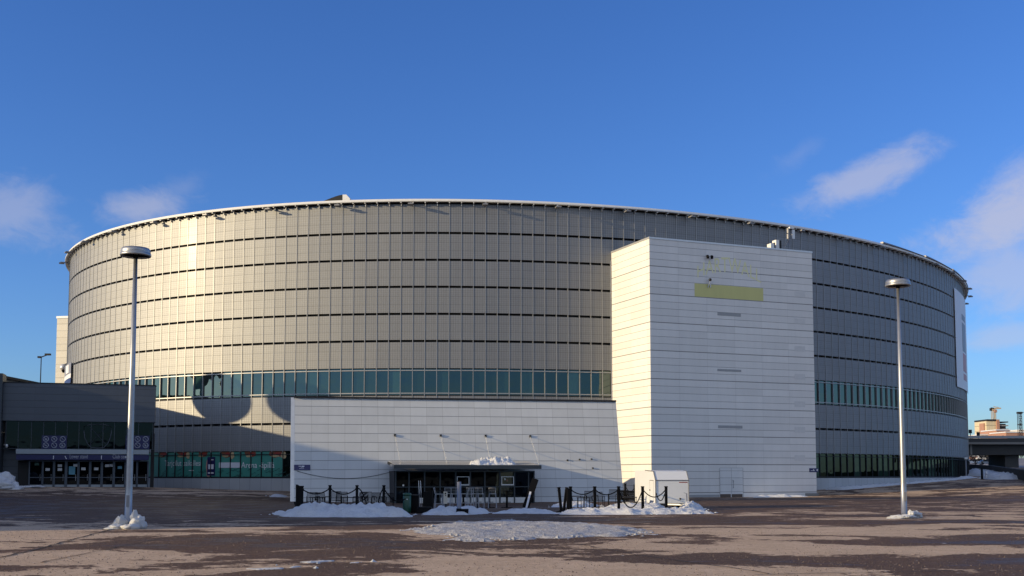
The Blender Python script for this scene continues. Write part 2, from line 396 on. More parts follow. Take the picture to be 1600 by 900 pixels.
def tag(o, label=None, cat=None, group=None, kind=None):
    if label: o['label'] = label
    if cat: o['category'] = cat
    if group: o['group'] = group
    if kind: o['kind'] = kind
    return o
def thing(name, label, cat, loc=(0, 0, 0), group=None):
    o = bpy.data.objects.new(name, None); C.objects.link(o); o.location = loc; o.empty_display_size = .3
    return tag(o, label, cat, group)
def dup(root, loc, rz=0.0, label=None, scale=None):
    r = root.copy(); C.objects.link(r); r.location = loc; r.rotation_euler = (0, 0, rz)
    if scale: r.scale = scale
    if label: r['label'] = label
    for ch in list(root.children):
        c = ch.copy(); C.objects.link(c); c.parent = r
        for g in list(ch.children):
            d = g.copy(); C.objects.link(d); d.parent = c
    return r

def glyphs(text, size, shear=0.0):
    """flat lettering as (verts2d, faces), left aligned on the base line; returns also its width"""
    cu = bpy.data.curves.new('lettering', 'FONT'); cu.body = text; cu.size = size; cu.shear = shear; cu.resolution_u = 3
    ob = bpy.data.objects.new('lettering', cu); C.objects.link(ob)
    dg = bpy.context.evaluated_depsgraph_get(); me = bpy.data.meshes.new_from_object(ob.evaluated_get(dg))
    vs_ = [(v.co.x, v.co.y) for v in me.vertices]; fs = [list(p.vertices) for p in me.polygons]
    bpy.data.objects.remove(ob); bpy.data.curves.remove(cu); bpy.data.meshes.remove(me)
    wd = max(v[0] for v in vs_) if vs_ else 0
    return vs_, fs, wd
def lettering(name, text, size, fn, mat_, parent, width=None, align='L', shear=0.0):
    """fn maps (u, v) metres on the surface to a world point"""
    vs_, fs, wd = glyphs(text, size, shear); k = (width / wd) if width else 1.0
    off = {'L': 0, 'C': -wd * k / 2}[align]
    mb = MB(); mb.v = [tuple(fn(v[0] * k + off, v[1])) for v in vs_]; mb.f = fs
    mb.uv = [[(0, 0)] * len(f) for f in fs]; mb.mi = [0] * len(fs); mb.sm = [False] * len(fs)
    return mb.build(name, mat_, parent)

# ------------------------------------------------------------------ ground
CP = [(0, 2, 0), (0, 12, 0), (-20, 37, 0), (14, 40, 0), (-13, 56, -.05), (10, 56, -.05), (-17, 85, -.17), (9, 90, -.25), (0, 80, -.36), (15.6, 122, -.62), (36, 130, -.63),
      (25, 110, -.5), (-38, 116, .62), (-52, 112, .66), (-45, 100, .45), (-30, 95, .1), (-27, 128, 0.0), (-40, 134, .17), (41, 143, -.03), (55, 154, .62), (72, 172, 1.3), (60, 118, 0), (78, 150, 1.0), (92, 215, 3.0),
      (-30, 60, 0), (40, 60, 0), (45, 90, -.1), (-60, 60, 0.1), (-20, 20, 0), (25, 20, 0)]
_P = np.array(CP, float); _n = len(_P)
def _phi(r2): return np.where(r2 > 0, r2 * np.log(np.maximum(r2, 1e-9)) * .5, 0)
_d2 = ((_P[:, None, :2] - _P[None, :, :2]) ** 2).sum(2)
_A = np.zeros((_n + 3, _n + 3)); _A[:_n, :_n] = _phi(_d2) + np.eye(_n) * 60; _A[:_n, _n] = 1; _A[:_n, _n + 1:] = _P[:, :2]; _A[_n:, :_n] = _A[:_n, _n:].T
_W = np.linalg.solve(_A, np.concatenate([_P[:, 2], [0, 0, 0]]))
def gz_arr(x, y):
    x = np.asarray(x, float); y = np.asarray(y, float)
    d2 = (x[..., None] - _P[:, 0]) ** 2 + (y[..., None] - _P[:, 1]) ** 2
    z = (_phi(d2) * _W[:_n]).sum(-1) + _W[_n] + _W[_n + 1] * x + _W[_n + 2] * y
    dist = np.maximum(np.maximum(np.abs(x - 10) - 100, np.abs(y - 115) - 115), 0)
    f = np.clip(1 - dist / 40, 0, 1); f = f * f * (3 - 2 * f)
    return np.clip(z, -1.2, 3.4) * f
def gz(x, y): return float(gz_arr(np.array(x), np.array(y)))
def G(px, py):
    """where the line of sight through a photo point meets the ground"""
    d = ray(px, py); z = 0.0
    for _ in range(30):
        if d.z > -1e-4: Y = 200
        else: Y = min((z - EYE) / (d.z / d.y), 220)
        x = d.x / d.y * Y; z = 0.6 * z + 0.4 * gz(x, Y)
    return Vector((x, Y, gz(x, Y)))

def grid_axis(lo, hi, step, far, grow=1.35):
    a = list(np.arange(lo, hi + 1e-6, step)); d = step
    while a[-1] < far: d *= grow; a.append(a[-1] + d)
    b = []; d = step; x = lo
    while x > -far: d *= grow; x -= d; b.append(x)
    return np.array(b[::-1] + a)
gx = grid_axis(-90, 120, 2.0, 6000); gy = grid_axis(0, 240, 2.0, 6000)
XX, YY = np.meshgrid(gx, gy); ZZ = gz_arr(XX, YY)
mb = MB(); nxx = len(gx)
mb.v = [(float(a), float(b), float(c)) for a, b, c in zip(XX.ravel(), YY.ravel(), ZZ.ravel())]
for j in range(len(gy) - 1):
    for i in range(nxx - 1):
        a = j * nxx + i; mb.f.append([a, a + 1, a + nxx + 1, a + nxx])
mb.uv = [[(0, 0)] * 4] * len(mb.f); mb.mi = [0] * len(mb.f); mb.sm = [True] * len(mb.f)
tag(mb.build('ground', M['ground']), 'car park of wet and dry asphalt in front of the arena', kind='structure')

# ------------------------------------------------------------------ arena: elliptical drum clad in metal mesh
ECX, ECY, EA, EB, ETH = 7.413, 206.129, 87.356, 69.784, 0.7636
NB = 347
_t = np.linspace(0, 2 * np.pi, 40001); _L = np.concatenate([[0], np.cumsum(np.hypot(np.diff(EA * np.cos(_t)), np.diff(EB * np.sin(_t))))])
PERIM = _L[-1]; BAY = PERIM / NB; S0 = 302.19 - 17 * BAY
def fac(k, z=0.0, off=0.0):
    """point on the drum: k in bays, z above the eye, off outwards"""
    t = float(np.interp((S0 + k * BAY) % PERIM, _L, _t)); c, s = math.cos(ETH), math.sin(ETH)
    ex, ey = EA * math.cos(t), EB * math.sin(t); nx_, ny_ = math.cos(t) / EA, math.sin(t) / EB; l = math.hypot(nx_, ny_); nx_ /= l; ny_ /= l
    ex += nx_ * off; ey += ny_ * off
    return Vector((ECX + ex * c - ey * s, ECY + ex * s + ey * c, z + EYE))
def fnorm(k): return (fac(k, 0, 1) - fac(k, 0, 0)).normalized()
def ftan(k):
    n_ = fnorm(k); return Vector((-n_.y, n_.x, 0))
def kpx(px, z=10.0):
    """bay whose wall point appears at photo column px"""
    lo, hi = -45.0, 150.0; best = None
    for i in range(780):
        k = lo + (hi - lo) * i / 779; p = fac(k, z)
        if fnorm(k).dot(Vector((0, 0, EYE)) - p) <= 0: continue
        d = abs(proj(p)[0] - px)
        if best is None or d < best[0]: best = (d, k)
    k0 = best[1]
    for i in range(201):
        k = k0 - .3 + .6 * i / 200; d = abs(proj(fac(k, z))[0] - px)
        if d < best[0]: best = (d, k)
    return best[1]
TOPZ = 32.15; FL = [28.66 - 3.23 * i for i in range(10)]      # floor lines above the eye
SLOT = .13
arena = thing('arena', 'huge elliptical arena clad in metal mesh with dark ribbon windows', 'arena', (ECX, ECY, 0))
bands = [(FL[0] + SLOT, TOPZ)] + [(FL[i + 1] + SLOT, FL[i] - SLOT) for i in range(4)] + [(FL[5] + .02, FL[4] - SLOT), (FL[7] + SLOT, FL[6] - .02), (FL[8] + .02, FL[7] - SLOT)]
rj = random.Random(3)
for bi, (z0, z1) in enumerate(bands):
    mb = MB()
    for k in range(NB):
        j0, j1 = rj.uniform(-.006, .006), rj.uniform(-.006, .006)
        a, b = fac(k + .004, z0, j0), fac(k + .996, z0, j1)
        mb.face([a, b, (b.x, b.y, z1 + EYE), (a.x, a.y, z1 + EYE)], [(k, bi * 3), (k + 1, bi * 3), (k + 1, bi * 3 + 3), (k, bi * 3 + 3)])
    mb.build('cladding_band', M['clad'], arena)
mb = MB()
for k in range(NB):
    a, b = fac(k, -.45, -.45), fac(k + 1, -.45, -.45)
    mb.face([a, b, (b.x, b.y, TOPZ + EYE + .1), (a.x, a.y, TOPZ + EYE + .1)])
mb.build('inner_wall', M['dark'], arena)
mb = MB()
for k in range(NB):
    a, b = fac(k, -4.5, .04), fac(k + 1, -4.5, .04); u = k * BAY; zt = FL[9] + EYE
    mb.face([a, b, (b.x, b.y, zt), (a.x, a.y, zt)], [(k * 1.428, 0), (k * 1.428 + 1.428, 0), (k * 1.428 + 1.428, 4), (k * 1.428, 4)])
    c_, d_ = fac(k, FL[9], -.5), fac(k + 1, FL[9], -.5); mb.face([(a.x, a.y, zt), (b.x, b.y, zt), d_, c_], [(k * 1.428, 4), (k * 1.428 + 1.428, 4), (k * 1.428 + 1.428, 5), (k * 1.428, 5)])
mb.build('plinth', M['plinth'], arena)
# roof
mb = MB(); rings = []
for (off, z) in [(.28, 32.30), (.70, 32.30), (.72, 32.40), (.62, 32.62), (.28, 32.64), (.28, 32.30)]:
    rings.append([fac(k, z, off) for k in range(NB)])
for i in range(len(rings) - 1):
    for k in range(NB): mb.face([rings[i][k], rings[i][(k + 1) % NB], rings[i + 1][(k + 1) % NB], rings[i + 1][k]])
mb.build('roof_rim', M['rim'], arena)
mb = MB(); rings = []
for (off, z) in [(.30, 32.40), (-2, 32.42), (-12, 33.0), (-28, 33.6), (-48, 34.0)]:
    rings.append([fac(k, z, off) for k in range(NB)])
for i in range(len(rings) - 1):
    for k in range(NB): mb.face([rings[i][k], rings[i][(k + 1) % NB], rings[i + 1][(k + 1) % NB], rings[i + 1][k]])
mb.face(rings[-1]); mb.build('roof', M['roof'], arena)
# metal flashing pieces lapped over the rim on its right half
for i in range(6):
    k0 = 62 + i * 9.5; mb = MB(); n_ = 12
    for q in range(n_):
        ka, kb = k0 + q * 9.3 / n_, k0 + (q + 1) * 9.3 / n_; za = 32.66 + .24 * (1 - q / n_); zb = 32.66 + .24 * (1 - (q + 1) / n_)
        A = [fac(ka, 32.66, .80), fac(kb, 32.66, .80), fac(kb, 32.66, .30), fac(ka, 32.66, .30)]; B = [fac(ka, za, .70), fac(kb, zb, .70), fac(kb, zb, .30), fac(ka, za, .30)]
        mb.box8(A + B)
    mb.build('roof_flashing', M['flood'], arena)

# what is seen of the drum
def vis(k):
    p = fac(k + .5, 10); n_ = fnorm(k + .5); v = Vector((0, 0, EYE)) - p
    px, _ = proj(p)
    if n_.dot(v) <= 0 or px < -5 or px > 1605 or 965 < px < 1270: return 0
    return n_.dot(v) / v.length_squared
score = sorted(((vis(k), k) for k in range(-60, 170)), reverse=True)
named = set(k for s_, k in score[:100] if s_ > 0)
def fin_mb(mb, k, z0, z1, w_=.06, d0=-.40, d1=.045):
    p = fac(k, 0, (d0 + d1) / 2); mb.box((p.x, p.y, (z0 + z1) / 2 + EYE), (w_, d1 - d0, z1 - z0), ftan(k))
rest = MB()
for k in range(NB):
    kk = k if k <= 170 else k - NB
    if kk in named:
        mb = MB(); fin_mb(mb, kk, FL[8] - .1, TOPZ + .06); mb.build('mullion', M['fin'], arena)
    else: fin_mb(rest, kk, FL[8] - .1, TOPZ + .06)
tag(rest.build('mullion', M['fin'], arena), kind='stuff')
# brackets under the rim, one for each mullion
rest = MB()
def bracket_mb(mb, k):
    p = fac(k, 32.16, .33); mb.box((p.x, p.y, p.z + .04), (.12, .62, .10), ftan(k))
    q = fac(k, 32.00, .16); mb.box((q.x, q.y, q.z), (.06, .16, .22), ftan(k))
for k in range(NB):
    kk = k if k <= 170 else k - NB
    if kk in named:
        mb = MB(); bracket_mb(mb, kk); mb.build('bracket', M['white'], arena)
    else: bracket_mb(rest, kk)
tag(rest.build('bracket', M['white'], arena), kind='stuff')
# floodlight arms under the rim
for i in range(-6, 23):
    k = .75 + 6.06 * i
    mb = MB(); p = fac(k, 32.02, .75); mb.box(p, (.10, 1.2, .12), ftan(k)); p = fac(k, 31.86, 1.15); mb.box(p, (.62, .75, .16), ftan(k))
    mb.build('floodlight', M['flood'], arena)
# windows
wup = (FL[6] + .05, FL[5] - .05); wlo = (FL[9] + .02, FL[8] - .03)
def pane(mb, k, z0, z1, off=-.16, seed=0):
    a, b = fac(k + .03, z0, off + rj.uniform(-.004, .004)), fac(k + .97, z0, off + rj.uniform(-.004, .004))
    r_ = rj.random() * 40
    mb.face([a, b, (b.x, b.y, z1 + EYE), (a.x, a.y, z1 + EYE)], [(int(r_) + .1, .1), (int(r_) + .9, .1), (int(r_) + .9, .9), (int(r_) + .1, .9)])
kposter = (round(kpx(240, 0)) - 1, round(kpx(447, 0)))
cand = []
for k in range(-60, 170):
    v = vis(k)
    if v > 0:
        cand.append((v, k, 'u'))
        if not (kposter[0] <= k < kposter[1]) and (proj(fac(k, 0))[0] > 1270): cand.append((v, k, 'l'))
cand.sort(reverse=True); wn = set((k, t) for v, k, t in cand[:100])
ru, rl = MB(), MB()
for k in range(NB):
    kk = k if k <= 170 else k - NB
    if (kk, 'u') in wn:
        mb = MB(); pane(mb, kk, *wup); mb.build('window', M['glass'], arena)
    else: pane(ru, kk, *wup)
    if kposter[0] <= kk < kposter[1]: continue
    if (kk, 'l') in wn:
        mb = MB(); pane(mb, kk, *wlo); mb.build('window', M['glass_low'], arena)
    else: pane(rl, kk, *wlo)
tag(ru.build('window', M['glass'], arena), kind='stuff'); tag(rl.build('window', M['glass_low'], arena), kind='stuff')
for z, h, o_, m_ in [(FL[5] - .30, .10, .02, 'fin'), (FL[6] + .24, .11, .02, 'fin'), (FL[6] + .03, .08, .0, 'dark_metal'), (FL[8] - .42, .07, .0, 'dark_metal'), (FL[9] + .08, .12, .0, 'dark_metal')]:
    mb = MB()
    for k in range(NB):
        a0, b0, a1, b1 = fac(k, z, o_ - .16), fac(k + 1, z, o_ - .16), fac(k, z, o_), fac(k + 1, z, o_); H = Vector((0, 0, h))
        mb.face([a1, b1, b1 + H, a1 + H]); mb.face([a1 + H, b1 + H, b0 + H, a0 + H]); mb.face([a0, b0, b1, a1])
    mb.build('window_rail', M[m_], arena)
mb = MB()
for k in range(NB):
    fin_mb(mb, k, FL[9], FL[8] - .1, .07, -.3, -.02)
tag(mb.build('window_post', M['dark_metal'], arena), kind='stuff')

# posters stuck over the ground-floor windows left of the cafe
k0, k1 = kposter
def fpt(off): return lambda kk, z: fac(kk, z, off)
zt, zb = FL[8] - .03, FL[9] + .14
for k in range(k0, k1):
    mb = MB(); a, b = fac(k + .05, zb, -.14), fac(k + .95, zb, -.14)
    mb.face([a, b, (b.x, b.y, zt + EYE), (a.x, a.y, zt + EYE)])
    po = mb.build('window_poster', M['green'], arena)
def on_poster(u0, off=-.12): return lambda u, v: fac(u0[0] + u / BAY, u0[1] + v, off)
def kz(px, py, off=-.12):
    k = kpx(px, 0); Y = fac(k, 0, off).y
    for _ in range(3):
        p = at(px, py, Y); k = kpx(px, p.z - EYE); Y = fac(k, 0, off).y
    return k, at(px, py, Y).z - EYE
def patch(px0, py0, px1, py1, m_, off, name):
    ka, za = kz(px0, py1); kb, zb_ = kz(px1, py0); mb = MB(); n_ = max(1, int((kb - ka) * 3))
    for i in range(n_):
        q0, q1 = ka + (kb - ka) * i / n_, ka + (kb - ka) * (i + 1) / n_
        mb.face([fac(q0, za, off), fac(q1, za, off), fac(q1, zb_, off), fac(q0, zb_, off)])
    return mb.build(name, M[m_], arena)
def blob(px, py, rx, ry, m_, off, name, seed, n_=14):
    k, z = kz(px, py); rr = random.Random(seed); mb = MB(); s_ = 132.0 / F
    pts = []
    for i in range(n_):
        t = 2 * math.pi * i / n_; q = rr.uniform(.78, 1.12); pts.append(fac(k + math.cos(t) * rx * s_ * q / BAY, z + math.sin(t) * ry * s_ * q, off))
    mb.face(pts); return mb.build(name, M[m_], arena)
rr = random.Random(5)
for i, (px, w_) in enumerate([(253, 9.5), (284, 11.5), (316, 9), (354, 11), (391, 10.5), (432, 14)]):
    blob(px, 707.0, w_, 8.0, 'food_brown', -.115, 'food_picture', i)
    blob(px + 2, 710.0, w_ * .65, 3.6, 'food_red', -.105, 'food_picture', i + 20)
    blob(px - 3, 712.5, w_ * .6, 1.8, 'food_cream', -.098, 'food_picture', i + 40)
    if i % 2: blob(px + w_ * .75, 711.5, w_ * .35, 5.6, 'food_cream', -.092, 'food_picture', i + 60)
u0 = kz(256, 728); u1 = kz(313, 729); lettering('poster_lettering', 'Tarjoilut paikallesi', 1.0, on_poster(u0), M['sign_white'], arena, width=(u1[0] - u0[0]) * BAY)
u0 = kz(376, 731); u1 = kz(428, 731); lettering('poster_lettering', 'Arena -äpillä', 1.0, on_poster(u0), M['sign_white'], arena, width=(u1[0] - u0[0]) * BAY)
patch(341, 722.5, 374, 731, 'banner_white', -.11, 'poster_label')
patch(294, 734.5, 302, 735.6, 'sign_white', -.11, 'poster_label')
blob(325, 730, 5.5, 16.5, 'skin_print', -.118, 'hand_picture', 77)
patch(322.5, 714, 335.5, 743, 'navy_dark', -.11, 'phone_picture'); patch(324.5, 725.5, 333, 733, 'banner_white', -.10, 'phone_picture'); patch(324, 738, 333, 740, 'sign_white', -.10, 'phone_picture'); patch(329, 717.8, 332.8, 719, 'sign_white', -.10, 'phone_picture')
mb = MB()
for i in range(46):
    px, py = rr.uniform(246, 445), rr.uniform(735, 747)
    if 316 < px < 338: continue
    k, z = kz(px, py); a = rr.uniform(-.7, .7); z0 = z
    for q in range(3):
        dk, dz = .16, .16 * math.sin(a + (1.6 if q % 2 else 0)) * 1.2
        mb.face([fac(k, z0, -.11), fac(k + dk, z0 + dz, -.11), fac(k + dk, z0 + dz + .07, -.11), fac(k, z0 + .07, -.11)]); k += dk; z0 += dz
mb.build('poster_pattern', M['green_dark'], arena)
# roof pieces seen over the rim
mb = MB(); kc = kpx(508, 32)
pts = []
for i in range(13):
    t = i / 12; h = 1.15 * (math.sin(math.pi * t ** 1.8 * .62 + .05)) * (1 if t < .99 else .6)
    pts.append((kc - 2.0 + 3.9 * t, h))
for i in range(12):
    (ka, ha), (kb, hb) = pts[i], pts[i + 1]
    A, B, A2, B2 = fac(ka, 32.5, -1.2), fac(kb, 32.5, -1.2), fac(ka, 32.5, -5), fac(kb, 32.5, -5)
    mb.box8([A, B, B2, A2, A + Vector((0, 0, .15 + ha)), B + Vector((0, 0, .15 + hb)), B2 + Vector((0, 0, .15 + hb)), A2 + Vector((0, 0, .15 + ha))], 1 if i > 9 else 0)
mb.build('roof_vent', [M['dark_metal'], M['white']], arena)
# big cloth banner at the right edge and a small one at the left edge
def wall_sheet(name, k0, k1, z0, z1, off, m_, parent, th=.05):
    mb = MB(); n_ = max(2, int(abs(k1 - k0) * 2))
    for i in range(n_):
        a, b = k0 + (k1 - k0) * i / n_, k0 + (k1 - k0) * (i + 1) / n_
        mb.box8([fac(a, z0, off), fac(b, z0, off), fac(b, z0, off - th), fac(a, z0, off - th), fac(a, z1, off), fac(b, z1, off), fac(b, z1, off - th), fac(a, z1, off - th)])
    return mb.build(name, M[m_], parent)
kb0 = kpx(1491.5, 22); p = fac(kb0, 0)
bn = thing('banner', 'tall white banner with grey and red print hung at the right edge of the arena', 'banner', (p.x, p.y, 0))
zt_, zb_ = at(1492, 450, p.y).z - EYE, at(1497, 604, p.y).z - EYE
wall_sheet('cloth', kb0, kb0 + 13, zb_, zt_, .20, 'banner_white', bn)
hh = zt_ - zb_
wall_sheet('print_strip', kb0 + 4.6, kb0 + 8.2, zb_ + hh * .40, zb_ + hh * .70, .225, 'banner_grey', bn, .02)
wall_sheet('print_strip', kb0 + 4.6, kb0 + 8.2, zb_ + hh * .73, zb_ + hh * .79, .225, 'banner_grey', bn, .02)
wall_sheet('print_strip', kb0 + 4.8, kb0 + 8.2, zb_ + hh * .19, zb_ + hh * .38, .225, 'banner_red', bn, .02)
wall_sheet('print_strip', kb0 + 4.8, kb0 + 8.2, zb_ + hh * .10, zb_ + hh * .165, .225, 'banner_red', bn, .02)
kl1 = kpx(113.5, 13); p = fac(kl1, 0)
sg = thing('wall_banner', 'small white and navy banner curving round the left edge of the arena', 'banner', (p.x, p.y, 0))
z_ = lambda py: at(112, py, p.y).z - EYE
wall_sheet('cloth', kl1 - 6, kl1, z_(583), z_(566), .3, 'banner_grey', sg); wall_sheet('cloth', kl1 - 6, kl1, z_(590), z_(583.2), .3, 'sign_white', sg); wall_sheet('cloth', kl1 - 6, kl1, z_(598), z_(590.2), .3, 'navy', sg)
wall_sheet('print_strip', kl1 - 3.4, kl1 - 1.2, z_(581), z_(568), .33, 'sign_white', sg, .02)

# ------------------------------------------------------------------ vertical wall plane helper
class Wall:
    """vertical plane through p (xy) with direction e (xy unit, left to right seen from outside)"""
    def __init__(s, p, e):
        s.p = Vector((p[0], p[1], 0)); s.e = Vector((e[0], e[1], 0)).normalized(); s.n = Vector((s.e.y, -s.e.x, 0))
    def uz(s, px, py):
        d = ray(px, py); t = (s.p.dot(s.n)) / d.dot(s.n); q = d * t
        return (q - s.p).dot(s.e), q.z + EYE
    def at(s, u, z, off=0.0): return s.p + s.e * u + s.n * off + Vector((0, 0, z))
    def slab(s, mb, u0, u1, z0, z1, o0, o1, mi=0):
        A = s.at; mb.box8([A(u0, z0, o1), A(u1, z0, o1), A(u1, z0, o0), A(u0, z0, o0), A(u0, z1, o1), A(u1, z1, o1), A(u1, z1, o0), A(u0, z1, o0)], mi)
    def pslab(s, mb, px0, py0, px1, py1, o0, o1, mi=0):
        """slab spanning photo rectangle (top left, bottom right)"""
        u0, z1 = s.uz(px0, py0); u1, z0 = s.uz(px1, py1); s.slab(mb, u0, u1, z0, z1, o0, o1, mi)

# ------------------------------------------------------------------ white panelled tower
T0 = at(1018, 742, 122.3); T0 = Vector((T0.x, T0.y, 0)); TH = at(1016.5, 371.3, 122.3).z
TR = at(1275.6, 742, 130.5); TL = at(957.3, 742, 130.6)
fe = Vector((TR.x - T0.x, TR.y - T0.y, 0)); TWID = fe.length; fe.normalize()
le = Vector((T0.x - TL.x, T0.y - TL.y, 0)); TLEN = le.length; le.normalize()
TF = Wall((T0.x, T0.y), (fe.x, fe.y)); TLW = Wall((TL.x, TL.y), (le.x, le.y))
tower = thing('stair_tower', 'tall white panelled tower with a faded yellow patch, in front of the arena wall', 'tower', (T0.x, T0.y, 0))
tb = TLW.p - le * 6.5; trb = Vector((TR.x, TR.y, 0)) - le * 14
mb = MB(); zb_ = -2.0
cs = [Vector((tb.x, tb.y, 0)), Vector((T0.x, T0.y, 0)), Vector((TR.x, TR.y, 0)), trb]
for i in range(4):
    a, b = cs[i], cs[(i + 1) % 4]; L = (b - a).length
    mb.face([(a.x, a.y, zb_), (b.x, b.y, zb_), (b.x, b.y, TH), (a.x, a.y, TH)], [(0, zb_), (L, zb_), (L, TH), (0, TH)])
mb.build('wall', M['white_panel'], tower)
mb = MB(); mb.face([(c.x, c.y, TH - .35) for c in cs]); mb.build('roof', M['roof'], tower)
mb = MB(); cen = sum(cs, Vector()) / 4
for i in range(4):
    a, b = cs[i], cs[(i + 1) % 4]; d = (b - a).normalized(); o_ = Vector((d.y, -d.x, 0))
    a2, b2 = a - d * .06, b + d * .06
    q = [a2 + o_ * .06, b2 + o_ * .06, b2 - o_ * .3, a2 - o_ * .3]
    if i % 2: q = [a + o_ * .06 + d * .30, b + o_ * .06 - d * .30, b - o_ * .3 - d * .30, a - o_ * .3 + d * .30]
    mb.box8([(p_.x, p_.y, TH - .10) for p_ in q] + [(p_.x, p_.y, TH + .10) for p_ in q])
mb.build('coping', M['alu'], tower)
# double door
door = MB(); TF.pslab(door, 1124.5, 731.2, 1160.8, 777.5, 0, .03); do = door.build('door', panel_mat('door_panel', (.68, .69, .69), 50, .805, off_v=.13, wv=.02, joint=.35), tower)
mb = MB()
for px in (1124.3, 1142.4, 1160.6):
    u, z1 = TF.uz(px, 731); TF.slab(mb, u - .015, u + .015, -1.2, z1, .03, .042)
u0, z1 = TF.uz(1124.3, 731); u1, _ = TF.uz(1160.6, 731); TF.slab(mb, u0, u1, z1 - .02, z1 + .01, .03, .042); mb.build('door_frame', M['vent'], do)
for a, b in ((1125, 1141.7), (1143.1, 1160)):
    mb = MB(); TF.pslab(mb, a, 772, b, 777.6, .03, .042); mb.build('kick_plate', M['brown'], do)
mb = MB(); u, z = TF.uz(1144.5, 756.5); mb.tube([TF.at(u, z - .45, .05), TF.at(u + .06, z - .4, .12), TF.at(u + .06, z + .4, .12), TF.at(u, z + .45, .05)], .025, 6); mb.build('handle', M['dark_metal'], do)
# vents and replaced panels
for r_ in ((1121, 487.8, 1157.5, 494.8), (1121, 576.3, 1158, 581.2), (1122, 664.5, 1160, 669.5)):
    mb = MB(); TF.pslab(mb, *r_, 0, .025); mb.build('vent', M['vent'], tower)
for py in (455, 497.5, 540.5, 584, 627, 667, 711):
    mb = MB(); TF.pslab(mb, 1241.5, py, 1258, py + 9, 0, .012); mb.build('vent', M['vent_pale'], tower)
# plinth strip at the foot, remains of old sign
mb = MB(); TF.pslab(mb, 1021, 773.5, 1124, 779, 0, .02); mb.build('base_strip', M['vent'], tower)
mb = MB(); TF.pslab(mb, 1258, 770.5, 1279, 779, 0, .02); mb.build('base_strip', M['concrete'], tower)
mb = MB(); u0, z0 = TF.uz(1085.3, 463.0); u1, z1 = TF.uz(1192.3, 447)
za = TF.uz(1085.3, 442.6)[1]
mb.face([TF.at(u0, z0, .006), TF.at(u1, z0, .006), TF.at(u1, za, .006), TF.at(u0, za, .006)])
tag(mb.build('faded_patch', panel_mat('faded_patch', (.92, .88, .34), 2.1, .805, off_v=.13, wu=.008, wv=.02, joint=.35, var=.10), tower), 'faded yellow-green rectangle left by an old sign')
um = (u0 + u1) / 2; zl = za + .28; span = (u1 - u0) * .94
def arch(u, v):
    t = u / span * 2; return TF.at(um + u, zl + .35 + v * (1.05 - .28 * t * t) + .95 * (1 - t * t), .005)
lettering('faded_lettering', 'HARTWALL', 2.5, arch, M['yellow_faint'], tower, width=span, align='C')
# small fittings on the front
for px, py in ((1103.5, 402), (1110, 402.5)):
    u, z = TF.uz(px, py); mb = MB(); mb.tube([TF.at(u, z + .2, .0), TF.at(u, z + .2, .35)], .04, 6); mb.lathe([(0, .25), (.14, .14), (.17, -.04), (.14, -.2), (0, -.22)], TF.at(u, z, .34), 10); mb.build('lamp', M['black'], tower)
u, z = TF.uz(1107, 438); mb = MB(); mb.lathe([(0, .2), (.14, .15), (.19, 0), (.14, -.14), (0, -.18)], TF.at(u, z, .36), 10); mb.build('lamp', M['dark_metal'], tower)
mb = MB(); mb.tube([TF.at(u - .12, z - .85, .03), TF.at(u, z - .15, .40)], .05, 6); mb.tube([TF.at(u + .25, z - .85, .03), TF.at(u, z - .15, .40)], .05, 6); mb.build('lamp_bracket', M['alu'], tower)
mb = MB()
a_ = TLW.at(.0, 0, .10); mb.tube([TLW.at(.02, 6, .10), TLW.at(.02, TH - 1.0, .10)], .06, 6); mb.build('drainpipe', M['alu'], tower)
# sign on the lower right corner
s_ = thing('direction_sign', 'small navy arrow sign on the lower right corner of the white tower', 'sign', TF.at(TF.uz(1271, 740)[0], 0, .03))
mb = MB(); TF.pslab(mb, 1264.4, 731.6, 1278.6, 737.6, .0, .05); mb.build('board', M['navy'], s_)
mb = MB(); u, z = TF.uz(1271.0, 733.6); mb.face([TF.at(u - .09, z - .10, .053), TF.at(u + .09, z - .10, .053), TF.at(u, z + .10, .053)])
u, z = TF.uz(1276.2, 734.4); mb.face([TF.at(u - .14, z, .053), TF.at(u + .12, z - .14, .053), TF.at(u + .12, z + .14, .053)])
mb.build('arrow', M['sign_white'], s_)
mb = MB(); TF.pslab(mb, 1266.4, 735.0, 1272.6, 735.7, .05, .054); mb.build('printed_line', M['sign_white'], s_)
# things on the tower roof
ac = thing('air_conditioner', 'pair of pale air conditioning boxes on the white tower roof edge', 'air conditioner', TF.at(TF.uz(1211, 388)[0], TH - .35, -2.0))
def roofbox(px0, py0, px1, py1, o0, o1, m_, name, parent):
    mb = MB(); W2 = Wall(TF.at(0, 0, o0)[:2], (fe.x, fe.y)); u0, z1 = W2.uz(px0, py0); u1, z0 = W2.uz(px1, py1)
    W2.slab(mb, u0, u1, max(z0, TH - .4), z1, -(o0 - o1), 0); return mb.build(name, M[m_], parent)
roofbox(1204.5, 380, 1210.0, 391, -1.6, -2.4, 'white', 'casing', ac); roofbox(1212.6, 374.5, 1217.8, 391, -1.8, -2.6, 'white', 'casing', ac); roofbox(1210.0, 379, 1212.6, 391, -2.0, -2.5, 'black', 'grille', ac); roofbox(1217.8, 375.5, 1221, 391, -2.0, -2.5, 'dark_metal', 'side_panel', ac)
um_, zt_ = TF.uz(1232.3, 355.5)
ma = thing('antenna_mast', 'antenna mast with a pale panel on the white tower roof', 'antenna', TF.at(um_, TH - .35, -1.5))
W3 = Wall(TF.at(0, 0, -1.5)[:2], (fe.x, fe.y)); um_, zt_ = W3.uz(1232.3, 356.5)
mb = MB(); mb.tube([W3.at(um_, TH - .4), W3.at(um_, zt_)], .055, 8); mb.build('pole', M['galv'], ma)
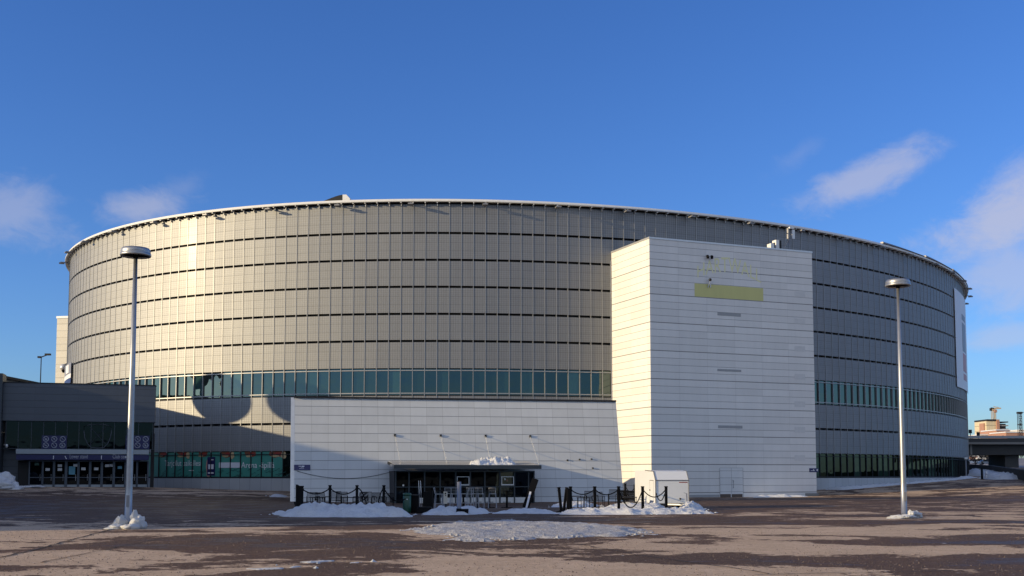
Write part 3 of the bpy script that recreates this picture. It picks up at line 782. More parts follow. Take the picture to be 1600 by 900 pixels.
ub, zb2 = W3.uz(1219.5, 390); u2, z2 = W3.uz(1232, 375.5); mb = MB(); mb.tube([W3.at(ub, TH - .35, 0), W3.at(u2, z2, 0)], .05, 6); mb.build('strut', M['galv'], ma)
mb = MB(); ua, za1 = W3.uz(1235.6, 359.5); ub, zb2 = W3.uz(1239.8, 374); W3.slab(mb, ua, ub, zb2, za1, .12, .30); mb.build('antenna_panel', M['lamp_white'], ma)
for py in (361, 370):
    u, z = W3.uz(1231.2, py); mb = MB(); mb.tube([W3.at(u - .1, z + .3, .15), W3.at(u - .1, z - .3, .15)], .14, 10); mb.build('radio_unit', M['white'], ma)
u, z = W3.uz(1235, 357); mb = MB(); W3.slab(mb, u - .3, u + .35, z - .08, z + .12, 0, .3); mb.build('radio_unit', M['white'], ma)

# ------------------------------------------------------------------ low annex with a leaning front
DEP = 85.0
L0 = at(458.6, 783, 85.0); R0 = at(975.3, 781.0, 90.3); ae = Vector((R0.x - L0.x, R0.y - L0.y, 0)); AW = ae.length; ae.normalize(); an = Vector((ae.y, -ae.x, 0))
ltop = at(459.2, 621.6, 86.95); rtop = at(962.3, 627.6, 92.2)
L0.z = R0.z = -.6
annex = thing('annex_building', 'low white panelled annex with a leaning front, left of the tower', 'building', (L0.x, L0.y, 0))
def annex_front(px, py):
    """point on the leaning front seen at a photo point"""
    d = ray(px, py); n_ = (R0 - L0).cross(ltop - L0).normalized(); o_ = Vector((0, 0, EYE)); t = (L0 - o_).dot(n_) / d.dot(n_); return o_ + d * t
AN = (R0 - L0).cross(ltop - L0).normalized()
if AN.y > 0: AN = -AN
sl = (ltop - L0).length
lb = L0 - an * 45.5; lbt = ltop - an * 43.2; lbt.z = 3.9; rb = R0 - an * 33; rbt = rtop - an * 31; rbt.z = 3.9; lb.x -= .3
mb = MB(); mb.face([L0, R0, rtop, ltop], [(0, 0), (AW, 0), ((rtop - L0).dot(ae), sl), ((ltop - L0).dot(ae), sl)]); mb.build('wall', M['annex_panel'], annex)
mb = MB(); mb.face([lb, L0, ltop, lbt]); tag(mb.build('wall', M['frame_dark'], annex), 'dark glazed side wall')
mb = MB(); mb.face([R0, rb, rbt, rtop]); mb.build('wall', M['white_panel'], annex)
mb = MB(); mb.face([ltop, rtop, rbt, lbt]); mb.build('roof', M['roof'], annex)
mb = MB(); mb.bar(ltop + Vector((0, 0, .06)) + AN * .05, rtop + Vector((0, 0, .05)) + AN * .03, .22, .12); mb.build('coping', M['dark_metal'], annex)
mb = MB(); mb.bar(L0 - an * .12 - ae * .10, ltop - an * .12 - ae * .08, .30, .24, up=an); mb.build('corner_post', M['alu'], annex)
mb = MB()
for i in range(1, 9):
    t = i / 9.0; a, b = L0.lerp(lb, t), ltop.lerp(lbt, t); mb.bar(a - ae * .04, b - ae * .04, .08, .08, up=an)
mb.bar(L0.lerp(ltop, .34) - ae * .06, lb.lerp(lbt, .55) - ae * .06, .12, .12); mb.build('side_mullion', M['alu'], annex)
# sign at the left end
p = annex_front(472, 730.5)
s_ = thing('name_sign', 'navy sign with white print on the left end of the annex wall', 'sign', p)
def fslab(mb, px0, py0, px1, py1, o0, o1):
    q = [annex_front(px0, py1), annex_front(px1, py1), annex_front(px1, py0), annex_front(px0, py0)]
    mb.box8([q[0] + AN * o1, q[1] + AN * o1, q[1] + AN * o0, q[0] + AN * o0, q[3] + AN * o1, q[2] + AN * o1, q[2] + AN * o0, q[3] + AN * o0])
mb = MB(); fslab(mb, 459.4, 726.4, 484.8, 734.7, .0, .06); mb.build('board', M['navy'], s_)
for r_ in ((466.5, 728.2, 471, 729.1), (471.5, 728.0, 475.6, 729.6), (470, 730.2, 474.6, 730.7), (467.5, 732.3, 475, 732.7)):
    mb = MB(); fslab(mb, *r_, .06, .064); mb.build('printed_line', M['sign_white'], s_)
# small fittings on the right of the front
for px, py in ((886.5, 719), (905.5, 718), (924, 717.5), (926, 731.5)):
    p = annex_front(px, py); mb = MB(); mb.lathe([(0, .06), (.07, .05), (.08, -.05), (0, -.07)], p + AN * .06, 8); mb.build('bolt', M['dark_metal'], annex)
# hanging cable
mb = MB(); a, b = annex_front(464, 736), annex_front(617, 735.5); pts = []
for i in range(17):
    t = i / 16; q = annex_front(464 + (617 - 464) * t, 736 + 12 * (1 - (2 * t - 1) ** 2) - .5 * t); pts.append(q + AN * .04)
mb.tube(pts, .018, 5); mb.build('cable', M['frame_dark'], annex)

# ------------------------------------------------------------------ glazed cafe front with canopy
cz0 = -.45
CL = at(617.5, 742, 84.0); CR = at(834.5, 742, 86.6); CW = Wall((CL.x, CL.y), (CR.x - CL.x, CR.y - CL.y)); CWID = (CR - CL).xy.length
cafe = thing('cafe_front', 'dark glazed cafe front with a flat canopy projecting from the annex', 'cafe', (CL.x, CL.y, cz0))
def cz(py, px=720): return CW.uz(px, py)[1]
def cu(px): return CW.uz(px, 760)[0]
ztop = cz(735.5)
mb = MB(); CW.slab(mb, .12, CWID - .12, cz0, ztop, -3.2, -.25); mb.build('interior', M['dark'], cafe)
X = [618.2, 639, 663.4, 687.7, 712.1, 734.9, 757.6, 781.2, 803.9, 825.8, 834.5]
for i in range(len(X) - 1):
    mb = MB(); u0, u1 = cu(X[i]) + .05, cu(X[i + 1]) - .05
    zl = cz(777.5) + .02 if i else cz0 + .15
    CW.slab(mb, u0, u1, zl, ztop, -.18, -.14); mb.build('window' if i else 'door', M['glass_dark'], cafe)
    if 0 < i < 9 and i != 2:
        mb = MB(); CW.slab(mb, u0, u1, cz0 + .16, cz(777.5), -.16, -.02); mb.build('spandrel', M['vent_pale'], cafe)
mb = MB()
for px in X: u = cu(px); CW.slab(mb, u - .05, u + .05, cz0, ztop, -.14, .03)
CW.slab(mb, 0, CWID, cz(760.8) - .035, cz(760.8) + .035, -.14, .02); CW.slab(mb, 0, CWID, ztop - .10, ztop, -.14, .025); CW.slab(mb, 0, CWID, cz0, cz0 + .16, -.2, .01)
mb.build('window_frame', M['frame_dark'], cafe)
for a, b in ((712.6, 733.5), (782.2, 803)):
    mb = MB(); u0, u1 = cu(a) + .05, cu(b) - .02; z0, z1 = cz(758.6), cz(744.5)
    CW.slab(mb, u0, u0 + .06, z0, z1, .03, .07); CW.slab(mb, u1 - .06, u1, z0, z1, .03, .07); CW.slab(mb, u0 + .06, u1 - .06, z0, z0 + .10, .03, .07); CW.slab(mb, u0 + .06, u1 - .06, z1 - .05, z1, .03, .07)
    tag(mb.build('window_frame', M['alu'], cafe), 'opening sash')
for px, py, m_ in ((630.5, 758.5, 'white'), (789.5, 749, 'white'), (793, 750.5, 'brick')):
    u, z = CW.uz(px, py); mb = MB(); CW.slab(mb, u - .06, u + .06, z - .07, z + .07, -.13, -.11); mb.build('sticker', M[m_], cafe)
for u_ in (0, CWID):                                            # side walls back to the annex
    mb = MB(); CW.slab(mb, u_ - .06, u_ + .06, cz0, ztop, -3.2, -.14); mb.build('side_wall', M['dark_metal'], cafe)
# canopy
KW = Wall(CW.at(0, 0, 1.3)[:2], CW.e[:2])
ul, zf1 = KW.uz(616, 727.2); ur, _ = KW.uz(845, 726); zf0 = KW.uz(720, 732.6)[1]
zb1 = zf1 + .34
def canq(u, o, z): return KW.at(u, z, o)
mb = MB(); mb.box8([canq(ul, 0, zf0 + .05), canq(ur, 0, zf0 + .05), canq(ur, -4.2, zb1 - .2), canq(ul, -4.2, zb1 - .2), canq(ul, 0, zf1), canq(ur, 0, zf1), canq(ur, -4.2, zb1), canq(ul, -4.2, zb1)]); co = mb.build('canopy', M['dark_metal'], cafe)
mb = MB(); KW.slab(mb, ul - .03, ur + .03, zf0, zf1 + .04, .0, .10); mb.build('fascia', M['frame_dark'], co)
mb = MB(); nr = 62
for i in range(nr):
    u = ul + .12 + (ur - ul - .24) * i / (nr - 1); mb.bar(canq(u, -.05, zf1 + .035), canq(u, -4.1, zb1 + .035), .085, .06)
mb.build('roof_rib', M['alu'], co)
mb = MB(); p0, p1 = canq(ul - .06, .05, (zf0 + zf1) / 2), canq(ul - .06, -1.2, (zf0 + zf1) / 2 + .1); mb.tube([p0, p1], .16, 10); mb.build('gutter', M['galv'], co)
for (ax, ay), (bx, by) in (((617, 680.5), (627, 727)), ((688.5, 681), (699.5, 725.5)), ((758.6, 681.5), (768, 725.5)), ((828.3, 682), (843.5, 725.5))):
    a = annex_front(ax, ay); u, z = KW.uz(bx, by); mb = MB(); mb.tube([a + AN * .05, KW.at(u, zf1 + .05, -.2)], .016, 6); r_ = mb.build('tie_rod', M['galv'], cafe)
    mb = MB(); mb.box(a + AN * .06, (.16, .16, .20), ae); mb.build('anchor', M['dark_metal'], r_)
# heap of snow on the canopy comes with the other snow

# ------------------------------------------------------------------ entrance pavilion on the left
FRp = at(240, 742, 116.0); pe = Vector((.961, .277, 0)); FLp = FRp - pe * 14.9
PW = Wall((FLp.x, FLp.y), (pe.x, pe.y)); PL = 14.9
pav = thing('entrance_pavilion', 'grey panelled entrance building with a row of dark doors, left of the arena', 'building', (FLp.x, FLp.y, .6))
ZR = PW.uz(240, 603)[1]; Zp = PW.uz(150, 659)[1]; Zg = .25
mb = MB(); PW.slab(mb, -1.2, PL, Zp, ZR, -1.3, 0); mb.build('wall', M['grey_panel'], pav)
mb = MB(); PW.slab(mb, -1.22, PL + .04, ZR, ZR + .10, -1.34, .05); mb.build('coping', M['dark_metal'], pav)
mb = MB(); PW.slab(mb, -1.2, PL - 1.5, Zg - 1, Zp - 1.2, -19, -1.35); mb.build('hall', M['grey_panel'], pav)
mb = MB(); PW.slab(mb, -1.2, PL - .1, Zp - 1.15, Zp - .02, -1.3, -.5); PW.slab(mb, PL - .35, PL - .02, Zg, Zp - 1.15, -1.3, -.30); mb.build('lintel', M['dark'], pav)
WX = [8.5, 28, 48.5, 67.5, 86, 104.5, 123, 142, 160.5, 178.5, 198, 216, 238.5]
z0, z1 = PW.uz(150, 701)[1], Zp - .03
for i in range(len(WX) - 1):
    u0, u1 = PW.uz(WX[i], 680)[0], PW.uz(WX[i + 1], 680)[0]; mb = MB(); PW.slab(mb, u0 + .04, u1 - .04, z0, z1, -.34, -.30); mb.build('window', M['glass_dark'], pav)
mb = MB()
for x in WX: u = PW.uz(x, 680)[0]; PW.slab(mb, u - .035, u + .035, z0, z1, -.30, -.22)
PW.slab(mb, -.1, PL - .05, z0 - .06, z0, -.34, -.2); mb.build('window_frame', M['frame_dark'], pav)
# projecting fascia: pale strip above a navy lettered strip
mb = MB(); PW.pslab(mb, 27, 701.8, 233, 710.2, -.2, .9); mb.build('canopy', M['kick'], pav)
mb = MB(); PW.pslab(mb, 27.4, 710.25, 232.6, 719.2, -.2, .85); fs = mb.build('sign_strip', M['navy_dark'], pav)
PWf = Wall(PW.at(0, 0, .86)[:2], (pe.x, pe.y))
def pl(px, py): u, z = PWf.uz(px, py); return lambda a, b: PWf.at(u + a, z + b, 0)
lettering('lettering', 'Lower stand', .62, pl(108.5, 716.3), M['symbol'], fs, width=1.75)
lettering('lettering', 'Club seat', .62, pl(175.6, 716.3), M['symbol'], fs, width=1.5)
for px in (83.5, 158.5): mb = MB(); PWf.pslab(mb, px - .45, 711.8, px + .45, 717.6, -.05, .012); mb.build('divider', M['sign_white'], fs)
mb = MB(); u, z = PWf.uz(102.5, 715); mb.face([PWf.at(u - .10, z + .16, .01), PWf.at(u - .02, z + .16, .01), PWf.at(u + .14, z - .14, .01), PWf.at(u + .05, z - .14, .01)]); u, z = PWf.uz(197, 714.2)
mb.face([PWf.at(u - .14, z, .01), PWf.at(u + .12, z - .12, .01), PWf.at(u + .12, z + .12, .01)]); mb.build('arrow', M['sign_white'], fs)
# doors
DX = [(46.2, 64.6), (67.6, 82), (85.6, 100.6), (104.8, 120.2), (123.8, 138.4), (142.2, 156.8), (160.6, 175.6), (179.4, 194), (197.6, 212.4), (215.4, 230)]
zt0 = PW.uz(150, 720)[1]; zk = PW.uz(150, 746)[1]; zk1 = PW.uz(150, 757.2)[1]; zk0 = PW.uz(150, 761)[1]
mb = MB(); PW.slab(mb, PW.uz(27, 740)[0], PW.uz(46, 740)[0], zk0 - .3, zt0, -.5, -.30); mb.build('side_panel', M['dark'], pav)
papers = {0: [(57, 725, 'bin_green')], 1: [(74, 733.5, 'paper')], 2: [(93, 727.5, 'paper'), (93, 733.5, 'paper')], 3: [(112, 735, 'big'), (117.5, 727, 'paper')], 4: [(130, 732.5, 'paper')], 5: [(150, 732.5, 'paper')], 6: [(167, 727.5, 'paper'), (174, 727, 'paper')], 7: [(187, 730.5, 'paper_blue')], 8: [], 9: []}
for i, (a, b) in enumerate(DX):
    u0, u1 = PW.uz(a, 740)[0], PW.uz(b, 740)[0]
    mb = MB(); PW.slab(mb, u0, u1, zk0, zt0, -.30, -.26); d_ = mb.build('door', M['glass_dark'], pav)
    mb = MB()
    for ua, ub in ((u0 - .13, u0), (u1, u1 + .13)): PW.slab(mb, ua, ub, zk0 - .2, zt0, -.34, -.2)
    PW.slab(mb, u0, u1, zk - .04, zk + .04, -.26, -.22); PW.slab(mb, u0, u1, zt0 - .09, zt0, -.26, -.21); mb.build('door_frame', M['door_frame'], d_)
    mb = MB(); PW.slab(mb, u0 + .01, u1 - .01, zk0, zk1, -.26, -.235); mb.build('kick_plate', M['kick'], d_)
    mb = MB(); mb.tube([PW.at(u1 - .14, zk - .35, -.2), PW.at(u1 - .14, zk + .35, -.2)], .022, 6); mb.build('handle', M['alu'], d_)
    for px, py, m_ in papers[i]:
        u, z = PW.uz(px, py); w_, h_ = (.62, .85) if m_ == 'big' else (.42, .28); mb = MB(); PW.slab(mb, u - w_ / 2, u + w_ / 2, z - h_ / 2, z + h_ / 2, -.258, -.252); mb.build('notice', M['paper_blue' if m_ == 'big' else m_], d_)
# shield outline printed on the upper windows
def pf(px, py, o_=-.285): u, z = PW.uz(px, py); return PW.at(u, z, o_)
mb = MB(); shp = [(152, 663), (140, 663.5), (131, 666), (130.5, 674), (132, 684), (136, 693), (142, 699.5), (152, 704), (162, 699.5), (168, 693), (172, 684), (174, 674), (173, 666), (164, 663.5), (152, 663)]
mb.tube([pf(x, min(y, 700.2)) for x, y in shp], .05, 5); mb.tube([pf(140, 667), pf(165, 694)], .045, 5); mb.tube([pf(165, 667), pf(140, 694)], .045, 5); mb.build('window_emblem', M['emblem'], pav)
mb = MB(); mb.lathe([(0, .2), (.13, .17), (.15, 0), (.10, -.15), (0, -.2)], PW.at(PW.uz(11, 697)[0], PW.uz(11, 697)[1], .25), 10); mb.bar(PW.at(PW.uz(6, 695)[0], PW.uz(6, 695)[1], 0), PW.at(PW.uz(11, 695)[0], PW.uz(11, 695)[1], .25), .08); mb.build('security_lamp', M['lamp_white'], pav)
# prohibition boards above the canopy
def circle_pts(W_, u, z, r, o_, n=20): return [W_.at(u + r * math.cos(2 * math.pi * i / n), z + r * math.sin(2 * math.pi * i / n), o_) for i in range(n + 1)]
for bi_, (xa, xb, lab) in enumerate(((65.4, 103.8, 'navy board of six prohibition symbols above the left entrance doors'), (196.6, 233.3, 'navy board of six prohibition symbols behind the left lamp pole'))):
    W_ = Wall(PW.at(0, 0, .1)[:2], (pe.x, pe.y)); u0, z1 = W_.uz(xa, 680.4); u1, z0 = W_.uz(xb, 701.6)
    s_ = thing('prohibition_sign', lab, 'sign', W_.at((u0 + u1) / 2, z0, 0), 'prohibition boards over the entrance doors')
    mb = MB(); W_.slab(mb, u0, u1, z0, z1, -.08, .0); mb.build('board', M['navy_dark'], s_)
    for r_ in range(2):
        for c_ in range(3):
            uu = u0 + (u1 - u0) * (.165 + .335 * c_); zz = z0 + (z1 - z0) * (.27 + .47 * (1 - r_)); rad = (z1 - z0) * .185
            mb = MB(); mb.tube(circle_pts(W_, uu, zz, rad, .01), .035, 5); a_ = rad * .7; mb.tube([W_.at(uu - a_, zz + a_, .012), W_.at(uu + a_, zz - a_, .012)], .03, 5)
            k_ = (r_ * 3 + c_); q = rad * .4
            shape = [[(-q, -q), (q, -q), (q, q * .5), (-q, q * .5)], [(-q * .2, -q), (q * .2, -q), (q * .5, q), (-q * .6, q)], [(-q * .3, q), (0, q), (q * .4, -q * .6), (q * .1, -q * .8)], [(-q, -q * .4), (q * .8, -q * .4), (q * .8, q * .4), (-q, q * .5)], [(-q * .9, q * .2), (q * .4, -q), (q * .7, -q * .7), (-q * .6, q * .6)], [(-q, -q), (q, -q), (q * .4, q * .9), (-q * .6, q * .7)]][k_]
            mb.face([W_.at(uu + a, zz + b, .006) for a, b in shape]); mb.build('symbol', M['symbol'], s_)

# ------------------------------------------------------------------ wing building beyond the left edge (its long shadow crosses the car park)
WZ = 10.75 + EYE
wing = thing('side_wing', 'dark grey flat-roofed wing at the left edge beside the entrance', 'building', (-66, 90, 0))
mb = MB(); mb.prism([(-84, 23), (-56.4, 23), (-56.4, 135.5), (-84, 135.5)], -1.5, WZ); mb.build('wall', M['grey_panel'], wing)
q = PW.at(-1.25, 0, .7); q2 = PW.at(-.02, 0, .7); q3 = PW.at(-.02, 0, -1.5)
mb = MB(); mb.prism([(-56.45, q.y - 1.5), (q.x, q.y), (q2.x, q2.y), (q3.x, q3.y), (-56.45, q3.y - .2)], -1, WZ - .35); mb.build('link_wall', M['frame_dark'], wing)
for i in range(17):
    for zz in (1.0, 5.2):
        mb = MB(); y0 = 26 + i * 5.0; mb.box((-56.37, y0 + 1.8, zz + 1.2), (.06, 3.4, 2.2)); mb.build('window', M['glass_dark'], wing)
mb = MB(); mb.box((-56.3, 79, WZ + .05), (.4, 112.4, .3)); mb.build('coping', M['dark_metal'], wing)

# unseen dishes added on the wing roof to cast round shadows on the arena
for (px, py, s_, rad, lab) in ((333, 620, 30, 3.0, 'big round dish aerial on the side wing roof, added for its shadow, nearer the arena'), (470, 631, 44, 2.55, 'big round dish aerial on the side wing roof, added for its shadow, nearer the car park')):
    q = at(px, py, 132.0 if px < 400 else 129.0); c = q + SUN_DIR * (s_ / math.cos(SUN_EL))
    t_ = thing('shadow_dish', lab, 'aerial', (c.x, c.y, WZ)); fw = SUN_DIR.normalized(); sx = fw.cross(Vector((0, 0, 1))).normalized(); up = sx.cross(fw)
    mb = MB(); rings = []
    for i in range(7):
        r_ = rad * i / 6; rings.append([c + (sx * math.cos(2 * math.pi * k / 32) + up * math.sin(2 * math.pi * k / 32)) * r_ + fw * (.9 * (i / 6) ** 2 - .9) for k in range(32)])
    for i in range(6):
        for k in range(32): mb.face([rings[i][k], rings[i][(k + 1) % 32], rings[i + 1][(k + 1) % 32], rings[i + 1][k]], None, 0, True)
    mb.build('dish', M['lamp_white'], t_)
    mb = MB(); mb.tube([(c.x, c.y, WZ), (c.x, c.y, c.z - .2)], .25, 10); mb.build('mast', M['galv'], t_)
    mb = MB(); mb.tube([c - fw * .8, c + fw * 1.6], .08, 6); mb.box(c + fw * 1.6, (.4, .4, .4)); mb.build('receiver', M['dark_metal'], t_)

# ------------------------------------------------------------------ pale block behind the left end of the arena
BY = 176.0; a = at(81.7, 742, BY); zt_ = at(82, 497.5, BY).z
be = Vector((math.cos(R(-11)), math.sin(R(-11)), 0)); BW = Wall((a.x, a.y), (be.x, be.y))
rt_ = thing('rear_tower', 'pale cream panelled block behind the left end of the arena', 'tower', (a.x, a.y, 0))
mb = MB(); c4 = [BW.at(0, 0), BW.at(11, 0), BW.at(11, 0, -12), BW.at(0, 0, -12)]; mb.prism([(p.x, p.y) for p in c4], -1, zt_); mb.build('wall', M['cream_panel'], rt_)
mb = MB(); BW.slab(mb, -.1, 11.1, zt_, zt_ + .35, -12.1, .1); mb.build('coping', M['alu'], rt_)
p = at(99.5, 574, BY - 4)
cmr = thing('security_camera', 'white dome camera on a bracket beside the small wall banner', 'camera', p)
mb = MB(); mb.lathe([(0, .55), (.45, .45), (.6, 0), (.5, -.35), (0, -.5)], p, 12); mb.build('housing', M['lamp_white'], cmr)
mb = MB(); mb.lathe([(0, -.4), (.35, -.45), (.2, -.8), (0, -.9)], p, 10); mb.build('dome', M['black'], cmr)
mb = MB(); mb.tube([p + Vector((0, 0, .4)), p + Vector((.8, .6, .8)), p + Vector((3.0, 3.0, .8))], .12, 6); mb.build('bracket', M['galv'], cmr)

# ------------------------------------------------------------------ lamp posts
def lamp_post(px_b, py_b, px_t, py_t, Y, label, group, rad=.105):
    b = at(px_b, py_b, Y); t = at(px_t, py_t, Y); g0 = gz(b.x, Y); H = t.z
    t_ = thing('street_lamp', label, 'lamp', (b.x, Y, g0), group)
    tx = t.x
    mb = MB(); mb.tube([(b.x, Y, g0), (b.x + (tx - b.x) * .15, Y, g0 + .15 * H), (b.x + (tx - b.x) * .5, Y, g0 + .5 * H), (tx, Y, H - .10)], [rad, rad * .95, rad * .78, rad * .55], 16); mb.build('pole', M['galv'] if rad > .11 else M['lamp_white'], t_)
    mb = MB(); mb.lathe([(.0, .10), (.21, .10), (.23, .03), (.23, 0), (0, 0)], (b.x, Y, g0), 18)
    for i in range(4): mb.lathe([(.03, .18), (.03, 0)], (b.x + .17 * math.cos(i * 1.57 + .6), Y + .17 * math.sin(i * 1.57 + .6), g0), 6)
    mb.build('base_plate', M['dark_metal'], t_)
    mb = MB(); mb.box((b.x + .02, Y - rad * .96, g0 + .95), (.11, .03, .42)); mb.build('hatch', M['flood'], t_)
    mb = MB(); r_ = .56
    mb.lathe([(0, .20), (r_ * .5, .205), (r_ * .86, .185), (r_ * .94, .12), (r_ * .955, .03), (r_ * .93, .0), (r_ * .99, -.02), (r_, -.09), (r_ * .97, -.115), (r_ * .90, -.12), (r_ * .88, -.06)], (tx, Y, H + .10), 40); mb.build('lamp_housing', M['galv'], t_)
    mb = MB(); mb.lathe([(r_ * .885, -.06), (r_ * .6, -.055), (0, -.05)], (tx, Y, H + .10), 32); mb.lathe([(.09, -.05), (.09, -.16), (.06, -.24)], (tx, Y, H + .10), 12); mb.build('diffuser', M['black'], t_)
    return t_
lamp_post(199.8, 822, 212, 400, 40.2, 'tall grey lamp post with a disc head, in front of the entrance building', 'disc-headed lamp posts on the car park', .135)
lamp_post(1413.0, 808, 1403, 447, 49.0, 'tall pale lamp post with a disc head, right of the white tower', 'disc-headed lamp posts on the car park', .13)
p0, p1 = at(62, 620, 182), at(64.5, 558, 182)
fl = thing('street_lamp', 'thin distant lamp mast against the sky left of the pale block', 'lamp', (p0.x, 182, 0))
mb = MB(); mb.tube([(p0.x, 182, 0), p1], [.13, .08], 8); mb.build('pole', M['dark_metal'], fl)
mb = MB(); mb.bar(p1, p1 + Vector((.9, 0, .35)), .15); mb.box(p1 + Vector((1.1, 0, .45)), (.9, .5, .3)); mb.build('lamp_head', M['dark_metal'], fl)
mb = MB(); mb.box(p1 + Vector((-.3, 0, .0)), (.5, .5, .3)); mb.build('lamp_head', M['dark_metal'], fl)

# ------------------------------------------------------------------ snow
def inpoly_dist(x, y, poly):
    n = len(poly); inside = False; best = 1e9
    for i in range(n):
        x1, y1 = poly[i]; x2, y2 = poly[(i + 1) % n]
        if (y1 > y) != (y2 > y) and x < (x2 - x1) * (y - y1) / (y2 - y1) + x1: inside = not inside
        dx, dy = x2 - x1, y2 - y1; t = max(0, min(1, ((x - x1) * dx + (y - y1) * dy) / (dx * dx + dy * dy + 1e-9)))
        best = min(best, math.hypot(x - x1 - t * dx, y - y1 - t * dy))
    return best if inside else -best
def mound(name, poly, h, step, label, cat, seed, edge=.6, rough=.5, base=None, m_='snow', jag=.35, group=None, freq=1.0, zfn=None, crumbs=2.2):
    xs = [p[0] for p in poly]; ys = [p[1] for p in poly]; x0, x1, y0, y1 = min(xs) - .6, max(xs) + .6, min(ys) - .6, max(ys) + .6
    nx, ny = int((x1 - x0) / step) + 2, int((y1 - y0) / step) + 2; so_ = Vector((seed * 7.3, seed * 3.1, 0))
    H = np.zeros((ny, nx)); Z = np.zeros((ny, nx))
    gxx = x0 + np.arange(nx) * step; gyy = y0 + np.arange(ny) * step
    GZ = gz_arr(*np.meshgrid(gxx, gyy)) if zfn is None else np.array([[zfn(a, b) for a in gxx] for b in gyy])
    for j in range(ny):
        for i in range(nx):
            x, y = gxx[i], gyy[j]; d = inpoly_dist(x, y, poly); p = Vector((x, y, 0)) + so_
            d += jag * noise.noise(p * .9 * freq) + jag * .5 * noise.noise(p * 2.7 * freq)
            if d <= 0: H[j, i] = -.03; continue
            t = min(d / edge, 1); f = math.sin(t * math.pi / 2) ** .8
            q = .62 + rough * (.55 * noise.noise(p * .7 * freq + Vector((9, 0, 0))) + .45 * noise.noise(p * 1.9 * freq) + .45 * noise.noise(p * 4.1 * freq) - .5 * abs(noise.noise(p * 3.1 * freq + Vector((3, 1, 0)))) + .22)
            H[j, i] = max(h * f * q, .012)
    mb = MB(); idx = {}
    for j in range(ny - 1):
        for i in range(nx - 1):
            if max(H[j, i], H[j, i + 1], H[j + 1, i], H[j + 1, i + 1]) <= 0: continue
            q = []
            for (a, b) in ((j, i), (j, i + 1), (j + 1, i + 1), (j + 1, i)):
                if (a, b) not in idx: idx[(a, b)] = len(mb.v); mb.v.append((gxx[b], gyy[a], GZ[a, b] + H[a, b]))
                q.append(idx[(a, b)])
            mb.f.append(q); mb.uv.append([(0, 0)] * 4); mb.mi.append(0); mb.sm.append(True)
    # broken crumbs along the edge
    rc = random.Random(seed * 13 + 1)
    for _ in range(int(crumbs * sum(math.hypot(xs[i] - xs[i - 1], ys[i] - ys[i - 1]) for i in range(len(xs))))):
        i = rc.randrange(len(xs)); t = rc.random(); x = xs[i - 1] + (xs[i] - xs[i - 1]) * t + rc.gauss(0, .28); y = ys[i - 1] + (ys[i] - ys[i - 1]) * t + rc.gauss(0, .3); r_ = rc.uniform(.03, .11) * (1.5 if rc.random() < .15 else 1)
        z = gz(x, y) if zfn is None else zfn(x, y); i0 = len(mb.v); q = [Vector((rc.uniform(.6, 1.2) * a, rc.uniform(.6, 1.2) * b, rc.uniform(.5, 1) * c_)) for a, b, c_ in ((1, 0, .2), (0, 1, .2), (-1, 0, .2), (0, -1, .2), (0, 0, 1))]
        mb.v += [(x + v_.x * r_, y + v_.y * r_, z + v_.z * r_) for v_ in q]
        for a, b in ((0, 1), (1, 2), (2, 3), (3, 0)): mb.f.append([i0 + a, i0 + b, i0 + 4]); mb.uv.append([(0, 0)] * 3); mb.mi.append(0); mb.sm.append(False)
    c = (sum(xs) / len(xs), sum(ys) / len(ys)); o = mb.build(name, M[m_]); tag(o, label, cat, group); return o
def gp(px, Y): p = at(px, 742, Y); return (p.x, Y)
mound('snow_pile', [gp(436, 50.6), gp(470, 50.0), gp(540, 49.8), gp(600, 50.2), gp(643, 50.2), gp(640, 52.5), gp(620, 55), gp(560, 56.5), gp(500, 56), gp(468, 54.5), gp(440, 53)], .58, .11, 'long shoveled snow bank under the rope posts left of the cafe door', 'snow pile', 1, 1.2, .62, jag=.3)
mound('snow_pile', [gp(661, 53.6), gp(690, 53.2), gp(722, 53.4), gp(760, 55.5), gp(770, 58), gp(720, 59.5), gp(680, 58), gp(664, 56)], .36, .11, 'low snow heap round the grey pipe post in front of the cafe', 'snow pile', 2, .9, .7)
mound('snow_pile', [gp(772, 56), gp(830, 55.6), gp(872, 55.2), gp(868, 57.5), gp(830, 59.5), gp(790, 58.8)], .28, .11, 'narrow snow bank before the right end of the cafe windows', 'snow pile', 3, .8, .6)
mound('snow_pile', [gp(866, 54.2), gp(930, 53.6), gp(1000, 53.8), gp(1060, 54.4), gp(1112, 55.2), gp(1092, 58.4), gp(1040, 57.2), gp(960, 57), gp(880, 57.4)], .32, .11, 'long low snow bank in front of the right rope posts and trailer', 'snow pile', 4, .9, .65)
mound('snow_pile', [gp(930, 61.5), gp(1000, 61), gp(1045, 61.5), gp(1040, 67), gp(1000, 70), gp(945, 68)], .40, .14, 'trodden snow patch around the right patio chairs', 'snow pile', 5, 1.2, .6)
mound('snow_pile', [gp(862, 73.5), gp(905, 73), gp(935, 75), gp(925, 80), gp(870, 81)], .35, .16, 'thin snow patch at the foot of the annex wall, right of the cafe', 'snow pile', 14, .9, .6)
mound('snow_pile', [gp(1060, 61), gp(1088, 61), gp(1100, 63.5), gp(1085, 67), gp(1066, 66)], .55, .12, 'snow heap beside the trailer hitch', 'snow pile', 6, .9, .65)
mound('snow_pile', [gp(424, 96), gp(446, 96), gp(447, 100), gp(426, 101)], .22, .2, 'thin snow strip beside the dark side wall of the annex', 'snow pile', 7, .9, .6)
mound('snow_pile', [gp(432, 52.6), gp(446, 52.3), gp(452, 54), gp(444, 56), gp(430, 55)], .35, .1, 'snow lump at the left tip of the rope post row', 'snow pile', 15, .6, .6)
